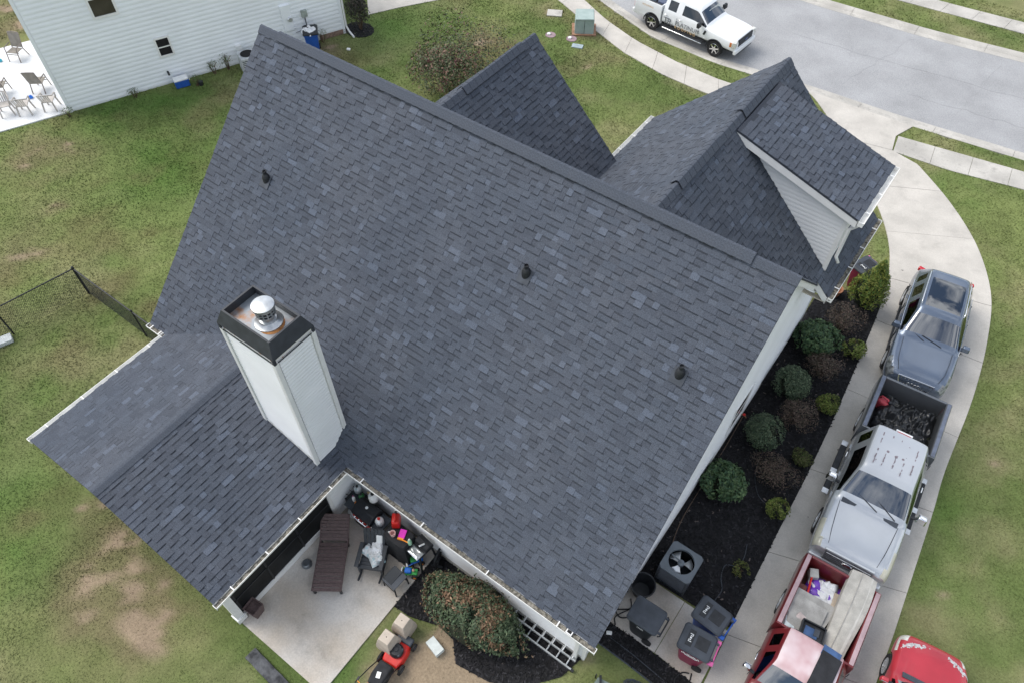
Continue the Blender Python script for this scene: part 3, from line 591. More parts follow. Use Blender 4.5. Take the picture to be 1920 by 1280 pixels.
# rake boards and soffits
def rake(p, q, h=.19, t=.025, m='trim', name='rake_board'):
    p, q = Vector(p), Vector(q); mb = MB(); n = Vector((t, 0, 0)) if abs((q-p).y) > abs((q-p).x) else Vector((0, t, 0)); dn = Vector((0, 0, -h))
    mb.add([p, q, q+dn, p+dn, p+n, q+n, q+dn+n, p+dn+n], [(0, 1, 2, 3), (7, 6, 5, 4), (0, 4, 5, 1), (1, 5, 6, 2), (2, 6, 7, 3), (3, 7, 4, 0)]); return part(name, mb, m, house)
lo = .035
rake((-.05, YE, ZE-lo), (-.05, 0, ZR-lo)); rake((-.05, 0, ZR-lo), (-.05, 3.6, ZR-SL*3.6-lo)); rake((X0+.03, YE, ZE-lo), (X0+.03, 0, ZR-lo))
sf = MB(); sf.add([(-.3, YE+.1, ZE-.16), (-.05, YE+.1, ZE-.16), (-.05, 0, ZR-.225), (-.3, 0, ZR-.225)], [(0, 1, 2, 3)]); sf.add([(-.3, 0, ZR-.225), (-.05, 0, ZR-.225), (-.05, 3.6, ZR-SL*3.6-.225), (-.3, 3.6, ZR-SL*3.6-.225)], [(0, 1, 2, 3)])
sf.box((-7.35, -6.01, ZE-.12), (14.5, .30, .02)); part('soffit', sf, 'trim', house)
part('fascia', MB().box((-7.35, YE+.012, ZE-.085), (14.6, .025, .14)), 'trim', house)
# the return at the back of the garage wing
rake((-.3, 3.5, ZG-SL*(-.3-XG)-lo), (XGR, 3.5, zgr-lo), .22); part('soffit', MB().box((.02, 3.56, zgr-.2), (.62, .12, .03)), mat('soffit_beige', (.55, .5, .42), .7), house)
part('soffit', MB().box((0, 5.25, zgr-.10), (.62, 3.3, .03)), 'trim', house)
rake((XP+WP, YP+.02, ZE-lo), (XP, YP+.02, ZP-lo)); rake((XP-WP, YP+.02, ZE-lo), (XP, YP+.02, ZP-lo))
rake((XG, YG-.03, ZG-lo), (XGR, YG-.03, zgr-lo)); rake((XG, YG-.03, ZG-lo), (XGL, YG-.03, zgl-lo)); rake((XS, YS-.03, ZS-lo), (XS+WS, YS-.03, ZS-SS*WS-lo))

# gutters: open channels with straps, half full of grit
def gutter(p, q, out, hang=.95, dirt=True):
    p, q, out = Vector(p), Vector(q), Vector(out); d = (q-p).normalized(); L = (q-p).length; mb = MB(); up = Vector((0, 0, 1))
    prof = [(0, .0), (0, -.11), (.085, -.11), (.115, -.045), (.115, .0), (.127, .0), (.127, -.05), (.095, -.122), (-.004, -.122), (-.004, 0)]
    mb.loft([[p+d*t+out*a+up*b for a, b in prof] for t in (0, L)]); mb.box(p+out*.06-up*.06, (.012 if abs(d.x) > .5 else .12, .012 if abs(d.y) > .5 else .12, .12)); mb.box(q+out*.06-up*.06, (.012 if abs(d.x) > .5 else .12, .012 if abs(d.y) > .5 else .12, .12))
    g = part('gutter', mb, 'gutter', house)
    n = max(2, int(L/hang)); hm = None
    for i in range(n):
        c = p+d*(L*(i+.5)/n)+out*.06+up*.004
        if hm is None:
            hb = MB(); hb.bar(-out*.07, out*.066, .026, .010); hm = hb.mesh('hanger'); hm.materials.append(X['trim'])
        h = bpy.data.objects.new('hanger', hm); COL.objects.link(h); h.parent = g; h.location = c
    if dirt:
        db = MB(); k = int(L/.07)
        for i in range(k):
            t = (i+.5)/k*L; db.box(p+d*t+out*(.055+rnd.uniform(-.006, .006))-up*(.052+rnd.uniform(-.012, .02)), (.09, .09, .02), rz=rnd.uniform(-.2, .2))
        x_ = part('grit', db, 'debris', g); x_['kind'] = 'stuff'
    return g
g_main = gutter((-7.55, YE-.02, ZE-.005), (.04, YE-.02, ZE-.005), (0, -1, 0), 1.55)
part('outlet', MB().box((-.62, YE-.07, ZE-.02), (.15, .11, .03)), 'trim', g_main); part('outlet_hole', MB().box((-.62, YE-.07, ZE-.003), (.10, .065, .006)), 'dark_int', g_main)
gutter((X0-.02, YE-.02, ZE-.005), (-14.02, YE-.02, ZE-.005), (0, -1, 0), .4)
gutter((XP+WP+.02, YP-.02, ZE-.005), (XP+WP+.02, -6.32, ZE-.005), (1, 0, 0), .85)
gutter((XP-WP-.02, YP-.02, ZE-.005), (XP-WP-.02, -6.2, ZE-.005), (-1, 0, 0), .85, False)
gutter((XGR+.02, 3.5, zgr-.01), (XGR+.02, YG+.02, zgr-.01), (1, 0, 0), .8)
gutter((XGL-.02, 4.7, zgl-.01), (XGL-.02, YG+.02, zgl-.01), (-1, 0, 0), .7, False)
gutter((DX1+.03, DY0-.02, DZ1-.02), (DX1+.03, DY1+.02, DZ1-.02), (1, 0, 0), .7, False)
dsp = MB(); dsp.tube([(DX1+.08, 3.85, DZ1-.14), (DX1+.02, 3.88, DZ1-.32), (DX1-.10, 3.9, DZ1-.5), (DX1-.10, 3.9, DZ1-1.4), (DX1+.0, 3.9, DZ1-1.55)], .04, 8); part('downspout', dsp, 'trim', house, smooth=True)
dsp = MB(); dsp.box((-.48, -5.96, 1.15), (.10, .075, 2.25)); part('downspout', dsp, 'trim', house, bevel=.01)

# dormer walls
dm = MB(); dyw = DY0+.24; zb = lambda x: ZG-SL*(x-XG)
dm.extr([(-.07, zb(-.07)-.05), (-.07, DZ1-.02), (DX0, DZ0-.1), (DX0, zb(DX0)-.05)], 'Y', dyw, DY1-.24); dorm = part('dormer_wall', dm, 'siding', house)
def dclip(z):   # z above the lowest corner
    zz = zb(-.07)+z; lo_x = XG+(ZG-zz)/SL; hi_x = -.12
    if zz > DZ1-.16: hi_x = min(hi_x, DX0+(DZ0-.10-zz)/DS)
    return (lo_x-DX0, hi_x-DX0)
boards(dorm, (DX0, dyw-.001, zb(-.07)), (1, 0, 0), 3, (0, -1, 0), 2.7, .115, clip=dclip, lap=.010)
part('corner_board', MB().box((-.075, dyw-.0, (zb(-.07)+DZ1)/2-.06), (.10, .06, DZ1-zb(-.07)-.10)), 'trim', dorm)
part('rake_board', MB().add([(DX1, DY0+.01, DZ1-.055), (DX0, DY0+.01, DZ0-.055), (DX0, DY0+.01, DZ0-.26), (DX1, DY0+.01, DZ1-.24), (DX1, DY0+.24, DZ1-.055), (DX0, DY0+.24, DZ0-.055), (DX0, DY0+.24, DZ0-.22), (DX1, DY0+.24, DZ1-.22)], [(0, 1, 2, 3), (2, 3, 7, 6), (0, 3, 7, 4)]), 'trim', house)
def window(parent, c, U, Nv, wd, ht, m='window_dark', bars=1, fr=.06, frm='trim'):
    U, Nv, c = Vector(U).normalized(), Vector(Nv).normalized(), Vector(c); up = Vector((0, 0, 1)); mb = MB()
    def slab(a0, a1, b0, b1, t0, t1, M_): M_.add([c+U*a+up*b+Nv*t for t in (t0, t1) for a, b in ((a0, b0), (a1, b0), (a1, b1), (a0, b1))], [(3, 2, 1, 0), (4, 5, 6, 7), (0, 1, 5, 4), (1, 2, 6, 5), (2, 3, 7, 6), (3, 0, 4, 7)])
    h, v = wd/2, ht/2
    slab(-h-fr, -h, -v-fr, v+fr, -.01, .045, mb); slab(h, h+fr, -v-fr, v+fr, -.01, .045, mb); slab(-h, h, v, v+fr, -.01, .045, mb); slab(-h, h, -v-fr, -v, -.01, .05, mb)
    for k in range(bars): slab(-h, h, -v+ht*(k+1)/(bars+1)-.025, -v+ht*(k+1)/(bars+1)+.025, -.01, .035, mb)
    f = part('window', mb, frm, parent)
    for k in range(bars+1):
        b0, b1 = -v+ht*k/(bars+1), -v+ht*(k+1)/(bars+1); pm = MB(); slab(-h, h, b0+.012, b1-.012, -.005, .03, pm); part('pane', pm, m, f)
    return f
window(dorm, (-.05, (dyw+DY1-.24)/2, 6.45), (0, 1, 0), (1, 0, 0), 1.2, .9)
window(house, (-.285, 1.6, 1.65), (0, 1, 0), (1, 0, 0), .95, 1.3)

# chimney
CX0, CX1, CY0, CY1 = -9.25, -7.70, -6.6, -5.59
ch = part('chimney', MB().box(((CX0+CX1)/2, -6.095, 4.5), (CX1-CX0-.02, .99, 5.0)), 'siding', house)
boards(ch, (CX0+.08, CY0+.004, 2.55), (1, 0, 0), CX1-CX0-.16, (0, -1, 0), 4.36, .105)
boards(ch, (CX1-.004, CY0+.08, 2.55), (0, 1, 0), .85, (1, 0, 0), 4.36, .105)
for (x, y) in ((CX0, CY0), (CX1, CY0), (CX1, CY1)): part('corner_board', MB().box((x, y, 4.7), (.10, .10, 4.4)), 'trim', ch)
part('step_flashing', MB().add([(CX0, CY0-.03, ZP-SP*(CX0-XP)+.03), (CX1, CY0-.03, ZP-SP*(CX1-XP)+.03), (CX1, CY0-.03, ZP-SP*(CX1-XP)+.10), (CX0, CY0-.03, ZP-SP*(CX0-XP)+.10)], [(0, 1, 2, 3)]), 'trim', ch)
cap = MB(); o = .05; zb0, zb1, zt = 6.88, 7.06, 7.40
R0 = (CX0-o, CY0-o, CX1+o, CY1+o); rec = lambda i, z: [(R0[0]+i, R0[1]+i, z), (R0[2]-i, R0[1]+i, z), (R0[2]-i, R0[3]-i, z), (R0[0]+i, R0[3]-i, z)]
def ring(mb, a, b): mb.add([*a, *b], [(k, (k+1) % 4, 4+(k+1) % 4, 4+k) for k in range(4)])
ring(cap, rec(0, zb1), rec(.13, zt)); ring(cap, rec(.13, zt), rec(.17, zt)); ring(cap, rec(.17, zt), rec(.15, zb1+.1)); ring(cap, rec(0, zb0), rec(0, zb0+.03)); ring(cap, rec(0, zb1-.03), rec(0, zb1)); ring(cap, rec(0, zb0), rec(.03, zb0))
for (x, y) in ((R0[0], R0[1]), (R0[2], R0[1]), (R0[2], R0[3]), (R0[0], R0[3])): cap.box((x+(.03 if x == R0[0] else -.03), y+(.03 if y == R0[1] else -.03), (zb0+zb1)/2), (.062, .062, zb1-zb0))
part('chimney_cap', cap, mat('cap_metal', (.034, .038, .046), .5, .15), ch)
part('chimney_collar', MB().box(((CX0+CX1)/2, (CY0+CY1)/2, (zb0+zb1)/2), (CX1-CX0+.02, 1.03, zb1-zb0-.01)), 'rust_white', ch)
part('chimney_pan', MB().box(((CX0+CX1)/2, (CY0+CY1)/2, zb1+.1), (CX1-CX0-.18, .84, .03)), 'chimney_pan', ch)
fc = (-8.36, -6.05, zb1+.11)
fl = MB(); fl.lathe([(.30, 0), (.29, .03), (.20, .07), (.18, .10), (.15, .10), (.15, .26)], 24, fc); part('flue_pipe', fl, 'galv', ch, smooth='angle')
fl = MB(); fl.lathe([(.15, .26), (.19, .27), (.19, .44), (.15, .44)], 24, fc); part('flue_grille', fl, 'black_metal', ch)
fl = MB()
for k in range(14): a = 2*PI*k/14; fl.box((fc[0]+.197*math.cos(a), fc[1]+.197*math.sin(a), fc[2]+.355), (.022, .022, .18), rz=a)
for z in (.265, .345, .425): fl.lathe([(.185, z), (.205, z), (.205, z+.02), (.185, z+.02)], 24, fc)
part('flue_band', fl, 'galv', ch)
fl = MB(); fl.lathe([(.0, .455), (.225, .45), (.235, .47), (.23, .53), (.19, .545), (.0, .555)], 28, fc); part('flue_lid', fl, 'galv', ch, smooth='angle')
rs = MB(); rs.lathe([(.27, .002), (.27, .0045), (.0, .0045)], 22, (fc[0]+.10, fc[1]-.02, zb1+.115)); part('rust_stain', rs, mat('rust', (.28, .11, .03), .8, .3, 9, col2=(.42, .2, .07)), ch)
# plumbing vents on the main slope
for (x, y) in ((-12.70, -2.46), (-5.07, -1.72), (-1.15, -1.93)):
    z = ZR+SL*y; mb = MB(); mb.lathe([(.105, -.08), (.105, .06), (.09, .13), (.06, .18), (.052, .19), (.052, .28), (.044, .28), (.044, .24)], 16, (x, y, z)); v_ = part('vent_pipe', mb, 'black_plastic', house, smooth='angle')
    mb = MB(); N_ = Vector((0, -sn, cs)); Vd = Vector((0, cs, sn)); U_ = Vector((1, 0, 0)); c = Vector((x, y, z))+N_*.026-Vd*.05
    mb.add([c+U_*a*.15+Vd*b*.17+N_*h for h in (0, .004) for a, b in ((-1, -1), (1, -1), (1, 1), (-1, 1))], [(4, 5, 6, 7), (0, 1, 5, 4), (1, 2, 6, 5), (2, 3, 7, 6), (3, 0, 4, 7)]); part('flashing', mb, 'grey_plastic', v_)
# screened porch
for (x, y) in ((-7.65, -10.05), (-13.55, -10.05)): po = part('post', MB().box((x, y, 1.3), (.2, .2, 2.5)), 'trim', house, bevel=.008); part('post_base', MB().box((x, y, .18), (.26, .26, .2)), 'trim', po, bevel=.008)
part('header', MB().box((-7.65, -8.1, 2.42), (.16, 4.2, .24)), 'trim', house); part('header', MB().box((-10.6, -10.05, 2.42), (6.0, .16, .24)), 'trim', house); part('header', MB().box((-13.55, -8.0, 2.42), (.16, 4.2, .24)), 'trim', house)
part('kick_board', MB().box((-7.64, -8.35, .17), (.08, 3.2, .22)), 'trim', house)
part('screen', MB().box((-7.63, -8.33, 1.3), (.012, 3.24, 2.04)), 'screen', house); part('screen', MB().box((-10.6, -10.06, 1.3), (5.7, .012, 2.2)), 'screen', house); part('screen', MB().box((-13.56, -8, 1.3), (.012, 4, 2.2)), 'screen', house)
sfm = MB()
for y in (-9.9, -8.9, -7.85, -6.78): sfm.box((-7.62, y, 1.3), (.03, .05, 2.04))
sfm.box((-7.62, -8.33, 1.0), (.03, 3.2, .05)); part('screen_frame', sfm, 'black_metal', house)
boards(house, (-7.6, -6.72, .1), (0, 1, 0), .85, (1, 0, 0), 2.35, .11, single_objs=False); part('wall', MB().box((-7.68, -6.3, 1.3), (.14, .86, 2.5)), 'siding', house); part('corner_board', MB().box((-7.6, -6.74, 1.3), (.09, .09, 2.5)), 'trim', house)
part('gable_wall', MB().extr([(XP-WP+.3, ZE-.05), (XP+WP-.3, ZE-.05), (XP, ZP-.16)], 'Y', -10.12, -10.02), 'siding', house)
part('ceiling', MB().box((-10.6, -8.1, ZE-.06), (6.0, 4.0, .02)), 'dark_int', house)

# ------------------------------------------------------------------ neighbour's house
nh = thing('neighbor_house', 'pale blue white lap sided two storey house at upper left', 'house')
wl = MB(); q = [nw(0, 0, -.02), nw(12.15, 0, -.02), nw(12.15, 0, -9), nw(0, 0, -9)]; wl.prism([(p.x, p.y) for p in q], 0, 5.6); wall_n = part('wall', wl, 'siding_neighbor', nh)
boards(wall_n, nw(.12, .06, -.02), E_, 11.9, Nn, 5.4, .185, 'siding_neighbor', lap=.026)
part('foundation', MB().prism([((nw(a, 0, b)).x, (nw(a, 0, b)).y) for a, b in ((10.9, .03), (12.15, .03), (12.15, -.3), (10.9, -.3))], 0, .22), mat('brick_base', (.22, .15, .12), .9, .3, 12), nh)
cbn = MB()
def nbox(mb, s, z, d, sz, sx=None): mb.box(nw(s, z, d), sz, rz=math.atan2(E_.y, E_.x))
nbox(cbn, .05, 2.7, .0, (.12, .06, 5.4)); part('corner_board', cbn, 'siding_neighbor', nh)
cbn = MB(); nbox(cbn, 12.08, 2.7, .0, (.12, .06, 5.4)); part('corner_board', cbn, 'siding_neighbor', nh)
w1 = window(nh, nw(2.86, 4.15, .01), E_, Nn, .80, 1.35, bars=1, fr=.09); w2 = window(nh, nw(4.44, 1.65, .01), E_, Nn, .48, .70, 'dark_int', bars=1, fr=.07)
dsn = MB(); dsn.tube([nw(12.2, 5, .05), nw(12.2, .35, .05), nw(12.25, .15, .18), nw(12.3, .06, .6)], .045, 6); part('downspout', dsn, 'trim', nh)
mt_ = MB(); nbox(mt_, 9.65, 1.45, .05, (.42, .10, 1.15)); mt = part('meter_panel', mt_, 'siding_neighbor', nh, bevel=.01)
mt_ = MB(); mt_.lathe([(.0, .0), (.11, 0), (.11, .08), (.09, .1), (0, .1)], 16, (0, 0, 0), 'X'); o = part('meter_dial', mt_, 'alu', mt, smooth='angle'); o.matrix_local = Matrix.Translation(nw(9.75, 1.4, .10)) @ Matrix.Rotation(math.atan2(Nn.y, Nn.x), 4, 'Z')
mt_ = MB(); nbox(mt_, 10.42, 1.45, .06, (.26, .12, .3)); mt = part('junction_box', mt_, mat('box_grey', (.32, .36, .33), .6), nh, bevel=.01)
mt_ = MB(); mt_.tube([nw(10.42, 1.3, .06), nw(10.42, .9, .06), nw(10.45, .6, .05), nw(10.4, .1, .06)], .022, 6); mt_.tube([nw(10.44, .75, .06), nw(10.1, .72, .05), nw(9.9, .7, .05)], .012, 5); part('conduit', mt_, 'grey_plastic', mt)
mt_ = MB(); nbox(mt_, 7.3, .75, .07, (.24, .12, .26)); part('disconnect_box', mt_, 'white_plastic', nh, bevel=.01)
mt_ = MB(); mt_.tube([nw(4.2, .55, 0), nw(4.2, .55, .16), nw(4.2, .48, .18)], .045, 8); part('dryer_vent', mt_, 'black_plastic', nh)

# ------------------------------------------------------------------ planting
def leaves(name, parent, n, fn, size, cols, m='leaf', up=.35, aspect=.5, cols2=None, gap=0):
    P, Nr = fn(n)
    if gap:
        sd_ = int(abs(P[0, 0])*1000); g3 = fbm(P[:, 0]+P[:, 2]*.7+sd_, P[:, 1]-P[:, 2]*.5, .22, 5, 2); kk = g3 > gap; P, Nr = P[kk], Nr[kk]
    n = len(P)
    Nr = Nr+nrg.normal(size=(n, 3))*.55+np.array([0, 0, up]); Nr /= np.linalg.norm(Nr, axis=1)[:, None]+1e-9
    r = nrg.normal(size=(n, 3)); T = np.cross(Nr, r); T /= np.linalg.norm(T, axis=1)[:, None]+1e-9; B = np.cross(Nr, T)
    s = size*(.6+.8*nrg.random((n, 1))); a = T*s; b = B*s*aspect; bend = Nr*s*.25
    Vv = np.stack([P-a, P-b*.9-bend*.2, P+a, P+b*.9-bend*.2], 1)
    cols = np.array(cols); c = cols[nrg.integers(0, len(cols), n)]*(.6+.75*nrg.random((n, 1)))
    if cols2 is not None:
        q_ = np.array(cols2)[nrg.integers(0, len(cols2), n)]*(.6+.75*nrg.random((n, 1))); kk = (fbm(P[:, 0]+9, P[:, 1]+P[:, 2], .4, 44, 3)+nrg.normal(size=n)*.09 > .615)[:, None]; c = np.where(kk, q_, c)
    o = part(name, np_mesh(name, Vv.reshape(-1, 3), np.arange(4*n).reshape(-1, 4), np.repeat(c, 4, 0)), m, parent); return o
def lumpy(rx, ry, h, seed, z0=.05, lump=.16, shape='ball', inner=.55):
    sd = np.random.default_rng(seed); K = sd.normal(size=(14, 3)); K /= np.linalg.norm(K, axis=1)[:, None]; A = sd.random(14)*lump*2-lump*.7
    def fn(n):
        d = nrg.normal(size=(n, 3)); d /= np.linalg.norm(d, axis=1)[:, None]; d[:, 2] = np.where(d[:, 2] < -.35, -d[:, 2], d[:, 2])
        rr = 1+(np.exp(-(1-d@K.T)*9)@A)+np.where(nrg.random(n) < .05, nrg.random(n)*.16, 0)+(np.sin(d[:, 0]*11+seed)*np.sin(d[:, 1]*9+d[:, 2]*7+seed))*.035; q = (inner+(1-inner)*nrg.random(n)**.45)*rr
        t = (d[:, 2]+1)/2
        k = np.ones(n)
        if shape == 'cone': k = np.clip(1.25*(1-t)**.75+.10, 0, 1.1)
        P = np.stack([d[:, 0]*rx*q*k, d[:, 1]*ry*q*k, z0+(d[:, 2]*q+.8)/1.8*h], 1); P[:, 2] = np.maximum(P[:, 2], .03)
        return P, d
    return fn
def stems(parent, rx, h, n, r=.012, m='bark', name='stem', spread=.75):
    mb = MB()
    for i in range(n):
        a = rnd.uniform(0, 2*PI); k = rnd.uniform(.2, spread)*rx; z = h*rnd.uniform(.5, .9)
        p = Vector((math.cos(a)*.04, math.sin(a)*.04, -.02)); q = Vector((math.cos(a)*k, math.sin(a)*k, z)); mid = (p+q)/2+Vector((rnd.uniform(-.06, .06), rnd.uniform(-.06, .06), .08)); mb.tube([p, mid, q], [r*1.6, r, r*.5], 5)
        for j in range(3):
            e = mid.lerp(q, rnd.random())+Vector((rnd.uniform(-.3, .3)*rx, rnd.uniform(-.3, .3)*rx, rnd.uniform(.05, .25)*h)); mb.tube([mid.lerp(q, rnd.random()*.6), e], [r*.6, r*.3], 4)
    part(name, mb, m, parent)
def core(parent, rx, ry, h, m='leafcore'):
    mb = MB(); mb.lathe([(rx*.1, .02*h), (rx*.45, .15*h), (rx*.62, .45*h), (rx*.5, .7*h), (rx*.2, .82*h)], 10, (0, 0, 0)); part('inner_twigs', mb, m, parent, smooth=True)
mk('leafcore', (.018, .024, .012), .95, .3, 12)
GREEN = [(.050, .098, .042), (.07, .125, .05), (.04, .08, .04), (.10, .155, .065)]
BALL = [(.062, .10, .052), (.085, .12, .066), (.05, .08, .046), (.125, .16, .09)]
LIME = [(.13, .175, .03), (.165, .21, .045), (.095, .14, .028), (.19, .20, .055)]
YEL = [(.15, .18, .028), (.115, .16, .028), (.19, .20, .04), (.08, .135, .024)]
BROWN = [(.085, .060, .048), (.115, .080, .062), (.075, .068, .045), (.14, .10, .075)]
def shrub(label, x, y, rx, ry, h, cols, n, size, group=None, cat='shrub', shape='ball', stem=6, inner=.55, lump=.16, name='shrub', co=True, aspect=.5, up=.35, cols2=None, gap=.34):
    t = thing(name, label, cat, (x, y, .03 if name != 'weed' else 0), rnd.uniform(0, .3), group); leaves('crown', t, n, lumpy(rx, ry, h, int(abs(x*100+y*37))+3, lump=lump, shape=shape, inner=inner), size, cols, aspect=aspect, up=up, cols2=cols2, gap=gap)
    stems(t, rx, h, stem, m='bark' if cols is not BROWN else 'twig')
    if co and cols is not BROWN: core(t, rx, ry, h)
    return t
GP = 'shrubs in the side mulch bed'
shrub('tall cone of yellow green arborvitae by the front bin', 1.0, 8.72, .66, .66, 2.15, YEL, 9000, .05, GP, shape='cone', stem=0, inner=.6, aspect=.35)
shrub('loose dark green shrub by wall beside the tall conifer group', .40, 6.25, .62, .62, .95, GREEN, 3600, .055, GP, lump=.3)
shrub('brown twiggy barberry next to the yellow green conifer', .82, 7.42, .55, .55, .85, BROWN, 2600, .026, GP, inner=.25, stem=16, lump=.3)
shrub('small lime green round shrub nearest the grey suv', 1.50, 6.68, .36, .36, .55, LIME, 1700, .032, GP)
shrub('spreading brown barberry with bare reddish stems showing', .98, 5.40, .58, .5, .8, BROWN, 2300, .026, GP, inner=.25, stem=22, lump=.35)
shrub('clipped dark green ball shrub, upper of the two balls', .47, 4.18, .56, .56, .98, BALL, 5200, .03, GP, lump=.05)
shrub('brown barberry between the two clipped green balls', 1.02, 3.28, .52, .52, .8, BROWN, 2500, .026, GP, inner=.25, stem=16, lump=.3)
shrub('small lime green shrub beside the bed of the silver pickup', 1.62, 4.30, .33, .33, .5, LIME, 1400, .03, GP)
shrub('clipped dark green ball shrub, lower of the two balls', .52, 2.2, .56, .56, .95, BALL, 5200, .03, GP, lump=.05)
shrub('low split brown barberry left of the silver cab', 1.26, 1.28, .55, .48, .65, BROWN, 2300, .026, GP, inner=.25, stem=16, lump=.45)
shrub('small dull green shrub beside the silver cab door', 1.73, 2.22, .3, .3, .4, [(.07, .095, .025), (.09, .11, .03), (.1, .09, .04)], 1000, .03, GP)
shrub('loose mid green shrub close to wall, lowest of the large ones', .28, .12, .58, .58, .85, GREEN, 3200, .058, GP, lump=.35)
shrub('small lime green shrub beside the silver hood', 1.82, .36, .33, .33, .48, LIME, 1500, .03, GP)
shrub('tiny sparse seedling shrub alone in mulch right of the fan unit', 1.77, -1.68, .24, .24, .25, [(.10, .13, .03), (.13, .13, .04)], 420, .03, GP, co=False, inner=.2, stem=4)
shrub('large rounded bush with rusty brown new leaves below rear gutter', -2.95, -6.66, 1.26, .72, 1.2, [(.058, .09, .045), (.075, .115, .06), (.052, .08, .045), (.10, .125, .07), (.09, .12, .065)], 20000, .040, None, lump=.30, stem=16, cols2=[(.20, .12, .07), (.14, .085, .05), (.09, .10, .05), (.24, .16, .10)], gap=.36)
cm = shrub('crape myrtle with pink blooms behind the main roof ridge', -17.1, 9.9, 1.9, 1.4, 2.3, [(.075, .10, .045), (.10, .115, .055), (.06, .08, .04), (.16, .095, .07)], 12000, .055, None, 'tree', name='crape_myrtle', inner=.1, lump=.75, stem=14, co=False)
def bl(n):
    c = np.array([(-.2, -.9, 1.6), (.3, -1.0, 1.3), (-.6, -.6, 1.7), (.5, -.4, 1.9), (.9, .3, 1.85), (-.9, -.8, 1.2), (.1, -1.1, 1.0), (1.0, .8, 1.8)]); k = nrg.integers(0, len(c), n); return c[k]+nrg.normal(size=(n, 3))*.09, nrg.normal(size=(n, 3))
leaves('blossom', cm, 420, bl, .030, [(.34, .13, .16), (.26, .10, .12), (.36, .18, .2)])
shrub('dark upright bush in mulch at the corner of neighbour house', -23.65, 11.3, .55, .55, 1.75, [(.03, .035, .025), (.045, .045, .03), (.06, .05, .04)], 2600, .05, None, inner=.3, lump=.4, stem=10, co=False, name='bush')
wi_ = 0
for (s, d, hh, lb) in ((2.6, .25, .35, 'thin weed at the foot of neighbour siding, leftmost'), (5.1, .7, .45, 'leafy weed clump in front of the blue cooler'), (6.0, .2, .6, 'tall weed against neighbour siding right of the cooler'), (6.6, .18, .7, 'tallest weed against neighbour siding'), (10.95, .2, .6, 'weed beside the blue recycling bin'), (-.05, .25, .35, 'grass tuft at the corner of the neighbour patio')):
    p = nw(s, 0, d); shrub(lb, p.x, p.y, .28, .28, hh, [(.07, .12, .03), (.09, .14, .04)], 130, .04, 'weeds along the neighbour wall', 'weed', name='weed', co=False, inner=.1, stem=6, aspect=.3)

# ------------------------------------------------------------------ fence
fe = thing('chain_link_fence', 'black chain link fence running across the left lawn', 'fence')
pts = [Vector((-14.75, -5.85, 0)), Vector((-16.85, -5.85, 0)), Vector((-19.87, -5.84, 0)), Vector((-20.35, -8.3, 0)), Vector((-20.9, -11.2, 0)), Vector((-21.4, -14, 0))]
for i, p in enumerate(pts): r = .04 if i == 2 else .028; part('post', MB().tube([p, p+Vector((0, 0, 1.24))], r, 10), 'black_metal', fe, smooth='angle'); part('post_cap', MB().lathe([(r*1.15, 0), (r*1.15, .03), (r*.6, .06), (0, .07)], 10, p+Vector((0, 0, 1.23))), 'black_metal', fe)
for a, b in zip(pts, pts[1:]):
    up = Vector((0, 0, 1)); part('rail', MB().tube([a+up*1.2, b+up*1.2], .022, 8), 'black_metal', fe); d = b-a; L = d.length; d.normalize(); mb = MB(); H = 1.16; st = .085
    n = int((L+H)/st)
    for k in range(n):
        s = k*st-H
        for sg in (0, 1):
            u0, u1 = max(s, 0), min(s+H, L)
            if u1 <= u0: continue
            z0, z1 = u0-s, u1-s
            if sg: z0, z1 = H-z0, H-z1
            mb.bar(a+d*u0+up*(z0+.03), a+d*u1+up*(z1+.03), .006, .006)
    m_ = part('wire_mesh', mb, 'black_metal', fe); m_['kind'] = 'stuff'

